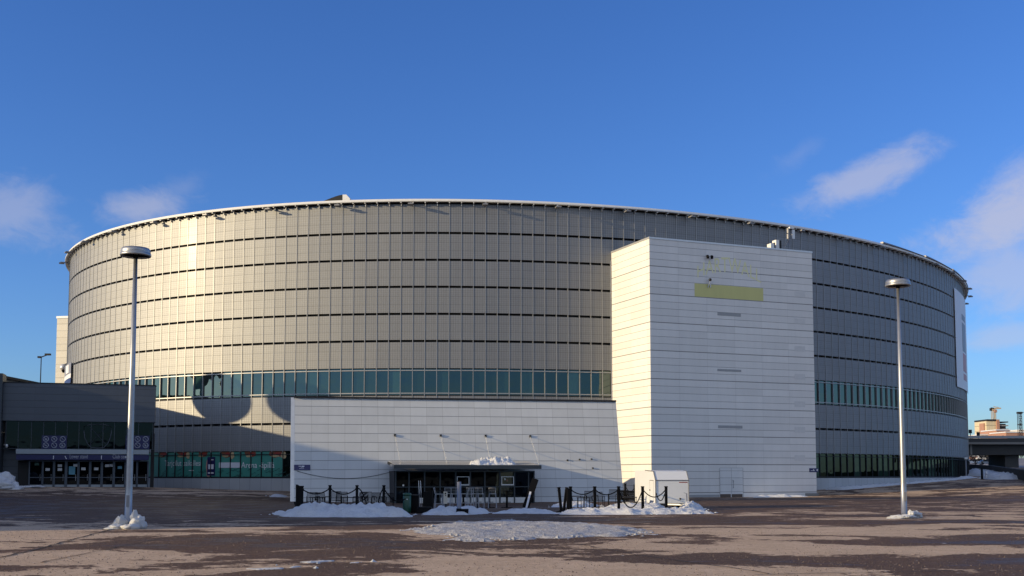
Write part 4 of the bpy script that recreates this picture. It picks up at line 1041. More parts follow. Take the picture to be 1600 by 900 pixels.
# snow by the lamp feet: separate broken lumps
def lumps(name, items, label, cat, seed):
    """icy blocks: noisy spheres joined into one heap"""
    rr_ = random.Random(seed); mb = MB()
    for (x, y, z, r_, sz) in items:
        n1, n2 = 18, 12; i0 = len(mb.v); off = Vector((rr_.random() * 50, rr_.random() * 50, 0))
        for j in range(n2 + 1):
            for i in range(n1):
                th, ph = math.pi * j / n2, 2 * math.pi * i / n1; d = Vector((math.sin(th) * math.cos(ph), math.sin(th) * math.sin(ph), math.cos(th)))
                k = 1 + .5 * noise.noise(d * 1.4 + off) + .32 * noise.noise(d * 3.1 + off) + .22 * abs(noise.noise(d * 6.5 + off))
                mb.v.append((x + d.x * r_ * k, y + d.y * r_ * k, z + d.z * sz * k))
        for j in range(n2):
            for i in range(n1):
                a = i0 + j * n1 + i; b = i0 + j * n1 + (i + 1) % n1; mb.f.append([a, a + n1, b + n1, b]); mb.uv.append([(0, 0)] * 4); mb.mi.append(0); mb.sm.append(True)
    return tag(mb.build(name, M['snow']), label, cat)
def P_(px, Y, dz): p = at(px, 742, Y); return p.x, Y, gz(p.x, Y) + dz
def L_(px, Y, dz, r_, sz): return (*P_(px, Y, dz), r_, sz)
lumps('snow_lump', [L_(189, 38.7, .18, .20, .24), L_(193, 38.8, .30, .10, .16), L_(184, 38.5, .06, .26, .10), L_(181, 38.4, .02, .3, .05)], 'tilted snow lump on the left side of the grey lamp post foot', 'snow pile', 1)
lumps('snow_lump', [L_(216, 38.6, .18, .22, .22), L_(221, 38.7, .18, .20, .22), L_(212, 38.8, .38, .13, .22), L_(218, 38.9, .36, .10, .12), L_(202, 38.2, .08, .20, .10), L_(209, 38.3, .08, .22, .12)], 'rounded snow lump on the right side of the grey lamp post foot', 'snow pile', 2)
lumps('snow_lump', [L_(1428, 48.6, .12, .24, .17), L_(1434, 48.7, .10, .16, .13), L_(1422, 48.4, .16, .16, .16), L_(1408, 48.2, .05, .45, .10), L_(1398, 48.2, .02, .40, .05), L_(1416, 48.3, .06, .3, .10)], 'small snow heap at the foot of the pale lamp post', 'snow pile', 3)
lumps('snow_lump', [L_(2, 104, .6, 1.2, .95), L_(8, 103, .3, .8, .5), L_(12, 104, .7, .5, .6), L_(22, 104, .3, .5, .35), L_(27, 103.5, .12, .4, .25), L_(17, 103, .1, 1.0, .22)], 'bluish snow heap in the shade at the left edge', 'snow pile', 4)
lumps('snow_lump', [L_(33, 108, .05, .4, .10), L_(41, 109, .05, .8, .14), L_(53, 110.5, .05, .9, .10), L_(60, 111, .05, .7, .12)], 'thin snow strip by the doorsteps of the entrance building', 'snow pile', 5)
pk = annex_front(700, 700); 
def canz(x, y):
    q = Vector((x, y, 0)) - KW.p; o_ = q.dot(KW.n); return zf1 + .06 + (zb1 - zf1) * min(max(-o_ / 8.6, 0), 1)
pa = KW.at(KW.uz(734, 727)[0], 0, -.15); pb = KW.at(KW.uz(804, 727)[0], 0, -.15)
mound('snow_pile', [(pa.x, pa.y), (pb.x, pb.y), (pb.x + .1, pb.y + 2.2), (pa.x, pa.y + 2.2)], .62, .09, 'white snow heap lying on the cafe canopy', 'snow pile', 8, 1.0, .75, jag=.25, zfn=canz, freq=1.6)
# old ice sheet and scraps on the asphalt
ice = [(644, 829), (680, 822), (716, 817.5), (780, 815.2), (860, 816), (930, 821), (990, 826), (1012, 833), (985, 837), (930, 838), (880, 841), (830, 842), (780, 844), (735, 846), (706, 845), (716, 838), (690, 834), (662, 833)]
ip = [(G(px, py).x, G(px, py).y) for px, py in ice]
mound('ice_sheet', ip, .095, .12, 'thin dirty sheet of old ice on the asphalt in front of the cafe', 'ice', 9, .9, 1.0, m_='ice', jag=1.0, freq=1.3, crumbs=3.5)
for i, q in enumerate([[(386, 889), (420, 888), (447, 887.5), (440, 889.5), (400, 891)], [(452, 886), (470, 884.5), (472, 885.5), (456, 887.5)], [(466, 878.5), (520, 876), (518, 877.5), (480, 880)], [(542, 879), (566, 878.5), (560, 880), (545, 880.3)]]):
    pp = [(G(px, py).x, G(px, py).y) for px, py in q]
    mound('snow_scrap', pp, .03, .05, ['leftmost thin scrap of snow on the near asphalt', 'small snow crumb strip right of the leftmost scrap', 'long thin snow streak on the near brown asphalt', 'short snow streak, rightmost on the near asphalt'][i], 'snow patch', 20 + i, .15, .6, jag=.08, freq=3, crumbs=1.0)
# right side: banks along the arena foot and the ramp
mound('snow_pile', [fac(kpx(p_), 0, .3)[:2] for p_ in (1284, 1330, 1380, 1430, 1470, 1498)] + [fac(kpx(p_), 0, o_)[:2] for p_, o_ in ((1500, 2.5), (1470, 1.6), (1430, 1.5), (1380, 1.8), (1330, 2.6), (1284, 3.2))], .45, .4, 'snow strip along the foot of the arena, right of the tower', 'snow pile', 10, 1.2, .6)
mound('snow_pile', [(73, 165), (78, 163), (84, 168), (84, 176), (77, 178), (73.5, 172)], 1.0, .4, 'blue shaded snow mound at the right end of the arena', 'snow pile', 11, 2.2, .5)
mound('snow_pile', [(77.5, 186), (89.5, 213), (83, 172), (76.5, 148), (73, 132), (70.5, 132), (73.5, 150), (78, 170)], .75, .5, 'snow bank along the dark retaining wall', 'snow pile', 12, 1.4, .5)
mound('snow_pile', [(27.5, 124.5), (33.5, 126.6), (35, 127.8), (31, 128.0), (28, 126)], .35, .2, 'thin snow streak at the tower foot right of the door', 'snow pile', 13, .8, .5)
mound('snow_pile', [(58, 118), (66, 117), (68, 121), (60, 122)], .12, .3, 'thin snow patch on the asphalt near the ramp', 'snow pile', 16, 1.2, .6)

# ------------------------------------------------------------------ patio: posts and ropes
def make_post(name, h=1.27):
    t_ = thing(name, None, 'post', (0, 0, 0), 'black rope posts around the patio')
    mb = MB(); mb.box((0, 0, h / 2), (.13, .13, h)); mb.face([(-.075, -.075, h + .001)] * 1 + [(.075, -.075, h + .001), (.075, .075, h + .001), (-.075, .075, h + .001)]); mb.box((0, 0, h + .03), (.16, .16, .06)); mb.box((0, 0, h - .10), (.17, .05, .05)); mb.build('shaft', M['black'], t_)
    mb = MB(); mb.box((0, 0, .03), (.42, .42, .06)); mb.build('foot_plate', M['black'], t_)
    return t_
post0 = make_post('rope_post'); used = [False]; POST = {}
def place_post(key, px, Y, label, dz=0.0, tilt=0.0):
    x = at(px, 790, Y).x; loc = (x, Y, gz(x, Y) + dz)
    if not used[0]: o = post0; o.location = loc; o['label'] = label; used[0] = True
    else: o = dup(post0, loc, 0, label)
    o.rotation_euler = (0, tilt, 0.2); POST[key] = Vector(loc) + Vector((0, 0, 1.17)); return o
place_post('l1', 515.3, 54.6, 'black rope post in the snow bank, second along the left front row', .12)
place_post('l2', 557.5, 55.2, 'black rope post in the snow bank, third along the left front row', .12)
place_post('l3', 599.5, 55.8, 'black rope post nearest the green bin', .12)
place_post('l0', 471.8, 54.0, 'front post of the dense black post screen at the left patio edge', .08)
for i in range(1, 13):
    t = i / 12.0; px = 471.8 + (463.2 - 471.8) * (t ** .8); Y = 54 + 27 * t
    place_post('s%d' % i, px, Y, 'one of the crowded black posts in the dense screen on the left patio edge', .05)
place_post('r0', 891.5, 58.5, 'black rope post, first of the right front row beside the bundle of tilted posts', .05)
place_post('r1', 929.3, 59.4, 'black rope post, second of the right front row', .05)
place_post('r2', 966.8, 60.3, 'black rope post, third of the right front row', .05)
place_post('r3', 1004.3, 61.2, 'black rope post, fourth of the right front row, left of the trailer front', .05)
place_post('r4', 1041.0, 61.6, 'black rope post at the right corner, before the trailer front', .05)
place_post('b3', 1023.4, 66.6, 'black rope post just behind the right corner post', .08)
place_post('b2', 1007.2, 71.2, 'black rope post before the sunlit trailer side', .10)
place_post('b1', 992.2, 77.5, 'black rope post at the rear corner of the trailer', .15)
place_post('b0', 977.2, 84.0, 'black rope post farthest back, against the annex corner', .2)
place_post('t0', 877.0, 58.2, 'tilted black post leaning left in the bundle at the right patio end', .02, -.10)
place_post('t1', 880.5, 58.6, 'tilted black post leaning right in the bundle at the right patio end', .02, .14)
place_post('t2', 887.0, 58.0, 'upright spare black post standing in the bundle at the right patio end', -.05, .03)
def rope(a, b, sag, label, ground=False):
    a, b = POST[a] if isinstance(a, str) else a, POST[b] if isinstance(b, str) else b; pts = []
    for i in range(15):
        t = i / 14; p = a.lerp(b, t); p.z -= sag * 4 * t * (1 - t); pts.append(p)
    mb = MB(); mb.tube(pts, .030, 7); o = mb.build('rope', M['black']); tag(o, label, 'rope', 'black ropes between the patio posts')
rope('l0', 'l1', .26, 'black rope hanging from the dense post screen to the next post'); rope('l1', 'l2', .30, 'black rope hanging between the two left posts in front of the patio chairs')
q = POST['l2'] + Vector((.55, .1, -1.05)); rope('l2', q, -.28, 'black rope end dropping right from the third left post to the snow')
q = POST['l3'] + Vector((-.35, .1, -1.05)); rope('l3', q, -.22, 'black rope end dropping left from the post near the green bin')
pb_ = at(633, 778, 56.5); rope('l3', Vector((pb_.x, 56.6, gz(pb_.x, 56.6) + .75)), .35, 'black rope hanging from the last left post to the green bin')
rope('r0', 'r1', .27, 'black rope between the first and second posts of the right row'); rope('r1', 'r2', .30, 'black rope between the second and third posts of the right row')
rope('r2', 'r3', 1.02, 'black rope hanging almost to the snow between third and fourth right posts'); rope('r3', 'r4', .45, 'black rope between the two posts nearest the trailer front')
rope('r4', 'b3', .70, 'black rope sagging deep behind the right corner post'); rope('b3', 'b2', .30, 'black rope hanging before the sunlit trailer door'); rope('b2', 'b1', .75, 'black rope sagging deep before the trailer rear corner'); rope('b1', 'b0', .42, 'black rope of the farthest back pair of posts')

# ------------------------------------------------------------------ patio furniture
def make_armchair():
    t_ = thing('patio_chair', None, 'chair', (0, 0, 0), 'black metal patio armchairs')
    for sx in (-.27, .27):
        mb = MB(); mb.tube([(sx, -.28, 0), (sx, -.28, .62), (sx, -.22, .66), (sx, .26, .66), (sx, .30, .60), (sx, .30, 0)], .018, 6); mb.build('side_frame', M['black'], t_)
    mb = MB()
    for i in range(6): mb.box((0, -.24 + i * .09, .43), (.52, .06, .02))
    mb.build('seat', M['black'], t_)
    mb = MB(); mb.tube([(-.25, .24, .42), (-.25, .36, .86), (.25, .36, .86), (.25, .24, .42)], .018, 6)
    for i in range(9): x = -.20 + i * .05; mb.bar((x, .25, .46), (x, .355, .85), .022, .012)
    mb.build('backrest', M['black'], t_)
    return t_
ch0 = make_armchair(); cu_ = [False]
def chair(px, Y, rz, label, s=1.0):
    x = at(px, 780, Y).x; loc = (x, Y, gz(x, Y) + .02)
    if not cu_[0]: ch0.location = loc; ch0.rotation_euler = (0, 0, rz); ch0['label'] = label; cu_[0] = True; ch0.scale = (s,) * 3
    else: dup(ch0, loc, rz, label, (s,) * 3)
chair(488, 62.5, .2, 'black metal armchair leftmost on the patio, facing the car park', 1.15); chair(504, 63, 2.9, 'black metal armchair turned to the wall, beside the leftmost one', 1.15)
chair(524, 64, .1, 'black metal armchair seen behind the second left post', 1.2); chair(534, 62, 3.3, 'black metal armchair with its back to the car park, near the second left post', 1.2)
chair(563, 63, -.4, 'black metal armchair behind the third left post', 1.15); chair(574, 62, .3, 'black metal armchair right of the third left post', 1.2); chair(592, 64, 2.8, 'black metal armchair left of the post near the green bin', 1.15); chair(606, 64, .0, 'black metal armchair nearest the cafe door', 1.1)
chair(901, 64, 1.3, 'black metal armchair turned sideways by the tilted posts', 1.2); chair(924, 63.5, .1, 'black metal armchair behind the second right post', 1.25); chair(935, 65, 2.9, 'black metal armchair right of the second right post, turned to the wall', 1.2)
chair(960, 68, 3.1, 'black metal armchair with its back to the car park, left of the third right post', 1.35); chair(972, 69, 3.2, 'black metal armchair behind the third right post', 1.3)
def make_bench(px, Y, w_, label):
    x = at(px, 780, Y).x; g = gz(x, Y) + .05; t_ = thing('bench', label, 'bench', (x, Y, g))
    mb = MB()
    for i in range(5): mb.box((x, Y + .1 + i * .035, g + .55 + i * .11), (w_, .03, .09))
    mb.build('backrest', M['black'], t_)
    mb = MB()
    for i in range(4): mb.box((x, Y - .35 + i * .12, g + .46), (w_, .10, .03))
    mb.build('seat', M['black'], t_)
    for sx in (-.42, .42):
        mb = MB(); mb.tube([(x + sx * w_, Y - .35, g), (x + sx * w_, Y - .35, g + .45), (x + sx * w_, Y + .1, g + .47), (x + sx * w_, Y + .22, g)], .025, 6); mb.build('leg', M['black'], t_)
make_bench(983, 72, 1.6, 'black slatted bench before the shaded tower corner')
def low_table(px, Y, label):
    x = at(px, 780, Y).x; g = gz(x, Y); t_ = thing('patio_table', label, 'table', (x, Y, g), 'patio tables')
    mb = MB(); mb.box((x, Y, g + .72), (.8, .8, .04)); mb.build('tabletop', M['dark_metal'], t_)
    for sx in (-.35, .35):
        for sy in (-.35, .35): mb = MB(); mb.tube([(x + sx, Y + sy, g), (x + sx, Y + sy, g + .7)], .02, 6); mb.build('leg', M['black'], t_)
low_table(496, 63.5, 'square dark table between the two leftmost patio chairs'); low_table(545, 64, 'square dark table between the second and third left posts'); low_table(912, 64.5, 'square dark table behind the first right post'); low_table(984, 66.5, 'square dark table standing in snow before the bench')
def make_stool():
    t_ = thing('bar_stool', None, 'bar stool', (0, 0, 0), 'silver bar stools in front of the cafe windows')
    for sx in (-1, 1):
        for sy in (-1, 1): mb = MB(); mb.tube([(sx * .23, sy * .23, 0), (sx * .18, sy * .17, .78)], .016, 6); mb.build('leg', M['stool'], t_)
    mb = MB(); mb.box((0, 0, .79), (.40, .38, .03)); mb.build('seat', M['stool'], t_)
    mb = MB(); mb.tube([(-.18, .18, .79), (-.19, .26, 1.12), (.19, .26, 1.12), (.18, .18, .79)], .017, 6)
    for z in (.90, .98, 1.06): mb.bar((-.18, .20 + (z - .8) * .18, z), (.18, .20 + (z - .8) * .18, z), .045, .012)
    mb.build('backrest', M['stool'], t_)
    mb = MB(); mb.tube([(-.215, -.21, .28), (.215, -.21, .28), (.215, .21, .28), (-.215, .21, .28), (-.215, -.21, .28)], .012, 5); mb.build('footrest', M['stool'], t_)
    return t_
st0 = make_stool(); su_ = [False]
def stool(px, Y, rz, label):
    x = at(px, 780, Y).x; loc = (x, Y, gz(x, Y) + .02); s = (1.15,) * 3
    if not su_[0]: st0.location = loc; st0.rotation_euler = (0, 0, rz); st0['label'] = label; su_[0] = True; st0.scale = s
    else: dup(st0, loc, rz, label, s)
stool(686, 66, 1.5, 'silver bar stool seen side-on, leftmost by the cream ashtray post'); stool(701, 71, .2, 'silver bar stool just right of the ashtray post, facing out'); stool(709.5, 68, 3.1, 'silver bar stool left of the grey pipe post'); stool(725.5, 70, -1.4, 'silver bar stool right behind the grey pipe post, turned sideways')
stool(734, 67, 3.2, 'silver bar stool with slatted back, second right of the grey pipe post'); stool(742, 71, .1, 'silver bar stool behind the slatted stool, by the middle window'); stool(750, 69.5, 3.0, 'silver bar stool standing alone, second from the right end'); stool(769.5, 70, 3.1, 'rightmost silver bar stool')
for i, (px, lab) in enumerate(((692.5, 'black pedestal bar table behind the cream ashtray post'), (724, 'black pedestal bar table behind the grey pipe post'), (746, 'black pedestal bar table between the middle bar stools'), (764.5, 'black pedestal bar table left of the rightmost stool'), (792, 'black pedestal bar table alone at the right'))):
    x = at(px, 780, 71.5).x; Y = 71.5; g = gz(x, Y); t_ = thing('bar_table', lab, 'bar table', (x, Y, g), 'black pedestal bar tables')
    mb = MB(); mb.lathe([(0, 1.13), (.34, 1.13), (.34, 1.09), (0, 1.09)], (x, Y, g), 18); mb.build('tabletop', M['black'], t_)
    mb = MB(); mb.lathe([(.07, 1.09), (.07, .03)], (x, Y, g), 8); mb.build('pedestal', M['black'], t_)
    mb = MB(); mb.box((x, Y, g + .03), (.75, .10, .05)); mb.box((x, Y, g + .036), (.10, .75, .05)); mb.box((x, Y, g + .38), (.55, .06, .04)); mb.build('cross_foot', M['black'], t_)
# covered boards left of the door
x = at(668.5, 780, 70).x; g = gz(x, 70); t_ = thing('covered_stack', 'black covered stack of furniture beside the leftmost bar stool', 'covered stack', (x, 70, g))
mb = MB(); mb.box8([(x - .32, 69.7, g), (x + .34, 69.7, g), (x + .34, 70.4, g), (x - .32, 70.4, g), (x - .28, 69.75, g + 1.05), (x + .30, 69.75, g + 1.12), (x + .30, 70.3, g + 1.12), (x - .28, 70.3, g + 1.05)]); mb.build('cover', M['black'], t_)
for dx in (-.5, -.38): mb = MB(); mb.bar((x + dx, 70, g), (x + dx - .12, 70.2, g + 1.75), .03); mb.build('folded_leg', M['alu'], t_)
# panel leaning at the right end of the cafe
x = at(829.5, 780, 72).x; g = gz(x, 72); t_ = thing('leaning_board', 'dark and white boards leaning at the right end of the cafe front', 'board', (x, 72, g))
mb = MB(); mb.bar((x - .35, 72, g), (x + .32, 72.7, g + 1.9), .45, .04, up=(0, 1, 0)); mb.build('board', M['black'], t_)
mb = MB(); mb.bar((x - .30, 71.8, g), (x - .02, 72.3, g + 1.05), .13, .03, up=(0, 1, 0)); mb.build('board', M['banner_white'], t_)
# bins and posts in front of the cafe
x = at(636.0, 790, 57).x; Y = 57.0; g = gz(x, Y); t_ = thing('litter_bin', 'dark green round litter bin beside the cafe door', 'bin', (x, Y, g))
mb = MB(); mb.lathe([(0, .02), (.20, .02), (.215, .10), (.215, .86), (.20, .88), (.20, .90)], (x, Y, g), 24); mb.build('drum', M['bin_green'], t_)
mb = MB(); mb.lathe([(.20, .90), (.225, .92), (.225, 1.0), (.18, 1.04), (0, 1.05)], (x, Y, g), 24); mb.build('lid', M['bin_green'], t_)
mb = MB(); mb.box((x + .02, Y - .215, g + .72), (.05, .02, .05)); mb.build('sticker', M['sign_white'], t_)
x = at(648.5, 790, 57.5).x; Y = 57.5; g = gz(x, Y); t_ = thing('black_crate', 'black box standing right of the green litter bin', 'box', (x, Y, g))
mb = MB(); mb.box((x, Y, g + .45), (.40, .5, .90)); mb.build('body', M['black'], t_); mb = MB(); mb.box((x, Y - .02, g + .93), (.46, .55, .05)); mb.build('lid', M['dark_metal'], t_)
mb = MB(); mb.box((x + .55, Y - .6, g + .16), (.75, .9, .32)); tag(mb.build('mat_stack', M['black']), 'low black stack of mats on the ground right of the black box', 'mat')
x = at(696.0, 790, 55.4).x; Y = 55.4; g = gz(x, Y); t_ = thing('ashtray_post', 'cream ashtray box on a thin post in the snow', 'ashtray', (x, Y, g))
mb = MB(); mb.box((x, Y, g + .82), (.19, .16, .62)); mb.build('box', M['cream_box'], t_); mb = MB(); mb.box((x, Y, g + .27), (.06, .06, .55)); mb.box((x + .07, Y, g + .27), (.04, .04, .5)); mb.build('post', M['dark_metal'], t_)
mb = MB(); mb.box((x, Y - .083, g + 1.03), (.07, .01, .08)); mb.box((x + .01, Y - .083, g + .93), (.05, .01, .05)); mb.build('opening', M['black'], t_)
x = at(717.2, 790, 54.2).x; Y = 54.2; g = gz(x, Y); t_ = thing('pipe_post', 'grey steel pipe post with a black weighted foot in front of the cafe', 'post', (x, Y, g))
mb = MB(); mb.tube([(x, Y, g + .1), (x, Y, g + 1.62)], .105, 16); mb.build('pipe', M['galv'], t_)
mb = MB(); mb.box((x - .02, Y + .1, g + .85), (.17, .06, 1.65)); mb.build('backing', M['black'], t_)
mb = MB(); mb.lathe([(0, .32), (.13, .30), (.16, .08), (.40, .06), (.46, .0)], (x, Y, g), 18); mb.box((x + .30, Y, g + .14), (.34, .3, .28)); mb.build('foot', M['black'], t_)

# ------------------------------------------------------------------ box trailer
f0 = G(1024.6, 790.5); Yt = 66.0; A_ = at(1024.6, 788, Yt); B_ = at(1076.3, 788, Yt + .25); Rr = at(992.0, 742, 71.0)
te = Vector((B_.x - A_.x, B_.y - A_.y, 0)).normalized(); ts = Vector((Rr.x - A_.x, Rr.y - A_.y, 0)); TLn = ts.length; ts.normalize(); Wd = (B_ - A_).xy.length
zbt = at(1024, 786.8, Yt).z; zsl = at(1024, 750.3, Yt).z; ztp = at(1020, 736.4, Yt + .35).z
gt = gz(A_.x, Yt)
tr = thing('box_trailer', 'white box trailer with a slanted front parked before the tower', 'trailer', (A_.x, A_.y, gt))
def tp(u, s_, z): return Vector((A_.x, A_.y, z)) + te * u + ts * s_
crown = .07
prof = [(0, zbt), (0, zsl), (.42, ztp), (1.2, ztp + crown * .8), (2.4, ztp + crown), (TLn, ztp + crown * .9), (TLn, zbt)]
mb = MB()
for side in (0, Wd):
    pts = [tp(side, s_, z) for s_, z in prof]; mb.face(pts if side else pts[::-1])
for i in range(len(prof)):
    a, b = prof[i], prof[(i + 1) % len(prof)]; mb.face([tp(0, *a), tp(Wd, *a), tp(Wd, *b), tp(0, *b)])
mb.build('body', M['trailer'], tr)
mb = MB(); mb.bar(tp(-.01, -.012, zsl), tp(Wd + .01, -.012, zsl), .07, .04); mb.bar(tp(-.01, -.01, zbt), tp(Wd + .01, -.01, zbt), .06, .05)
for u in (-.005, Wd + .005):
    mb.bar(tp(u, -.01, zbt), tp(u, -.01, zsl), .05, .05); mb.bar(tp(u, -.01, zsl), tp(u, .42, ztp), .05, .05); mb.bar(tp(u, .42, ztp), tp(u, 2.4, ztp + crown), .05, .05)
mb.build('edge_trim', M['flood'], tr)
mb = MB()
for s0, s1, z0, z1 in ((.45, .47, zbt + .1, zsl - .02), (1.33, 1.35, zbt + .1, zsl - .02), (.45, 1.35, zsl - .03, zsl), (.45, 1.35, zbt + .1, zbt + .13)):
    a, b = tp(-.006, s0, z0), tp(-.006, s1, z1); mb.face([tp(-.008, s0, z0), tp(-.008, s1, z0), tp(-.008, s1, z1), tp(-.008, s0, z1)])
mb.build('door_seam', M['dark_metal'], tr)
mb = MB(); mb.box(tp(-.02, 1.28, zbt + .8), (.05, .12, .06)); mb.build('door_handle', M['black'], tr)
mb = MB(); mb.box(tp(Wd * .84, -.004, zsl - .13), (.52, .012, .045), te); mb.build('print_line', M['food_red'], tr)
mb = MB(); mb.box(tp(Wd / 2, TLn / 2, zbt - .07), (Wd * .9, TLn * .96, .12), te); mb.build('chassis', M['dark_metal'], tr)
for u in (.10, Wd - .10):
    for s_ in (2.1, 2.9):
        c = tp(u, s_, gt + .30); mb = MB(); mb.tube([c - te * .09, c + te * .09], .30, 20); w_ = mb.build('wheel', M['black'], tr); mb = MB(); mb.tube([c - te * .10, c + te * .10], .15, 14); mb.build('rim', M['alu'], w_)
mb = MB(); hz = zbt - .05; hp = tp(Wd * .80, -1.15, hz)
mb.bar(tp(Wd * .35, 0, hz), hp, .08); mb.bar(tp(Wd * .97, 0, hz), hp, .08); mb.bar(hp, tp(Wd * .80, -1.45, hz), .09); mb.build('drawbar', M['galv'], tr)
mb = MB(); c = tp(Wd * .80, -.95, 0); mb.tube([(c.x, c.y, gt + .12), (c.x, c.y, gt + .95)], .035, 8); mb.tube([(c.x - .06, c.y, gt + .12), (c.x + .06, c.y, gt + .12)], .11, 12); mb.bar((c.x, c.y, gt + .95), (c.x - .18, c.y, gt + 1.0), .03); mb.build('jockey_wheel', M['galv'], tr)
mb = MB(); c = tp(Wd * .74, -.03, zbt + .28); mb.box(c, (.09, .05, .09), te); mb.build('socket', M['black'], tr)

# ------------------------------------------------------------------ overpass and what lies beyond
D = 232.0
def bz(py): return at(1550, py, D).z
ov = thing('overpass', 'dark concrete road bridge crossing behind the right end of the arena', 'bridge', (150, D, 2))
xa, xb = at(1500, 700, D).x - 6, 330
def obar(name, z0, z1, y0, y1, m_): mb = MB(); mb.box(((xa + xb) / 2, (y0 + y1) / 2, (z0 + z1) / 2), (xb - xa, y1 - y0, z1 - z0)); return mb.build(name, M[m_], ov)
obar('girder', bz(710.5), bz(694.5), D + .8, D + 12, 'concrete_dark'); obar('deck', bz(694.3), bz(691), D - .6, D + 13, 'concrete')
obar('parapet', bz(691), bz(685), D - .2, D + .1, 'concrete_dark'); obar('guard_rail', bz(684.8), bz(681), D - .3, D - .1, 'galv')
for i in range(24):
    x = xa + 2 + i * 6.6
    mb = MB(); mb.box((x, D - .05, (bz(685) + bz(680.5)) / 2), (.18, .2, bz(680.5) - bz(685))); mb.build('rail_post', M['galv'], ov)
    if i % 4 == 1: mb = MB(); mb.box((x, D + .7, (bz(710.5) + bz(694.5)) / 2), (.4, .3, bz(694.5) - bz(710.5))); mb.build('girder_rib', M['concrete'], ov)
for x0, x1 in ((at(1577, 720, D).x, at(1598.5, 720, D).x), (at(1577, 720, D).x + 34, at(1598.5, 720, D).x + 34)):
    mb = MB(); mb.box(((x0 + x1) / 2, D + 6, 3), (x1 - x0, 8, 2 * (bz(710.5) - 3))); mb.build('pier', M['concrete_dark'], ov)
# road rising under the bridge with a dark wall beside it
pts = [at(1511, 730, 218), at(1550, 733, 193), at(1600, 741, 160), at(1700, 748, 118)]; zt4 = [at(1511, 725, 218).z, at(1550, 727.5, 193).z, at(1600, 734, 160).z, at(1700, 744, 118).z]
rw = thing('retaining_wall', 'dark low wall rising beside the ramp under the overpass', 'wall', (pts[1].x, pts[1].y, 0)); mb = MB()
for i in range(3):
    a, b = pts[i], pts[i + 1]; d = (b - a); d.z = 0; d.normalize(); n_ = Vector((-d.y, d.x, 0)) * .25
    mb.box8([(a.x - n_.x, a.y - n_.y, -1), (b.x - n_.x, b.y - n_.y, -1), (b.x + n_.x, b.y + n_.y, -1), (a.x + n_.x, a.y + n_.y, -1), (a.x - n_.x, a.y - n_.y, zt4[i]), (b.x - n_.x, b.y - n_.y, zt4[i + 1]), (b.x + n_.x, b.y + n_.y, zt4[i + 1]), (a.x + n_.x, a.y + n_.y, zt4[i])])
mb.build('wall', M['concrete_dark'], rw)
b0 = at(1541.5, 750, 168); g = gz(b0.x, 168); bo = thing('bollard', 'white bollard with a dark band in the snow right of the arena', 'bollard', (b0.x, 168, g))
mb = MB(); mb.lathe([(.11, 0), (.11, 1.05), (0, 1.1)], (b0.x, 168, g + .2), 12); mb.build('post', M['white'], bo); mb = MB(); mb.lathe([(.115, .5), (.115, .62)], (b0.x, 168, g + .2), 12); mb.build('band', M['navy'], bo)
x = b0.x - .55; bo = thing('bollard', 'dark post standing left of the white bollard', 'bollard', (x, 168, g)); mb = MB(); mb.box((x, 168.3, g + .75), (.25, .25, 1.5)); mb.build('post', M['black'], bo)
mb = MB(); mb.box((x - .12, 168.3, g + 1.52), (.5, .3, .06)); mb.build('cap', M['dark_metal'], bo)
p = fac(kpx(1504, -2), -2, .6); dp = thing('downpipe_post', 'pale thin post at the right corner of the arena foot', 'post', p); mb = MB(); mb.tube([(p.x, p.y, gz(p.x, p.y)), (p.x, p.y, 5.0)], .12, 8); mb.build('pole', M['galv'], dp); mb = MB(); mb.box((p.x, p.y - .1, 4.6), (.5, .2, .35)); mb.build('box', M['lamp_white'], dp)
# embankment beyond the bridge
mb = MB(); n_ = 36
for j in range(10):
    for i in range(n_):
        def pt(i, j): x = 40 + i * 12; y = 262 + j * 22; return (x, y, 2.3 + .70 * j + .4 * noise.noise(Vector((x * .03, y * .05, 0))))
        mb.face([pt(i, j), pt(i + 1, j), pt(i + 1, j + 1), pt(i, j + 1)], None, 0, True)
tag(mb.build('hill', plain('slushy_slope', (.22, .21, .21), .9, var=.7, scale=.15)), 'slushy slope beyond the overpass', kind='structure')
rq = random.Random(11)
def car_small(px, py, Y, m_, label):
    p = at(px, py, Y); L = rq.uniform(4, 4.6); x, z = p.x, p.z
    t_ = thing('parked_car', label, 'car', (x, Y, z)); prof = [(-L / 2, .25), (-L / 2, .75), (-L * .38, .9), (-L * .22, 1.42), (L * .2, 1.45), (L * .36, .95), (L / 2, .8), (L / 2, .25)]
    mb = MB()
    for i in range(len(prof)):
        a, b = prof[i], prof[(i + 1) % len(prof)]; mb.face([(x + a[0], Y - .85, z + a[1]), (x + b[0], Y - .85, z + b[1]), (x + b[0], Y + .85, z + b[1]), (x + a[0], Y + .85, z + a[1])])
    mb.face([(x + a, Y - .85, z + b) for a, b in prof]); mb.face([(x + a, Y + .85, z + b) for a, b in reversed(prof)]); mb.build('body', M[m_], t_)
    mb = MB(); mb.face([(x - L * .34, Y - .86, z + .93), (x + L * .33, Y - .86, z + .96), (x + L * .19, Y - .86, z + 1.38), (x - L * .21, Y - .86, z + 1.36)]); mb.build('side_window', M['glass_dark'], t_)
    for dx in (-.3, .3): mb = MB(); mb.tube([(x + dx * L, Y - .9, z + .32), (x + dx * L, Y + .9, z + .32)], .32, 10); mb.build('wheel', M['black'], t_)
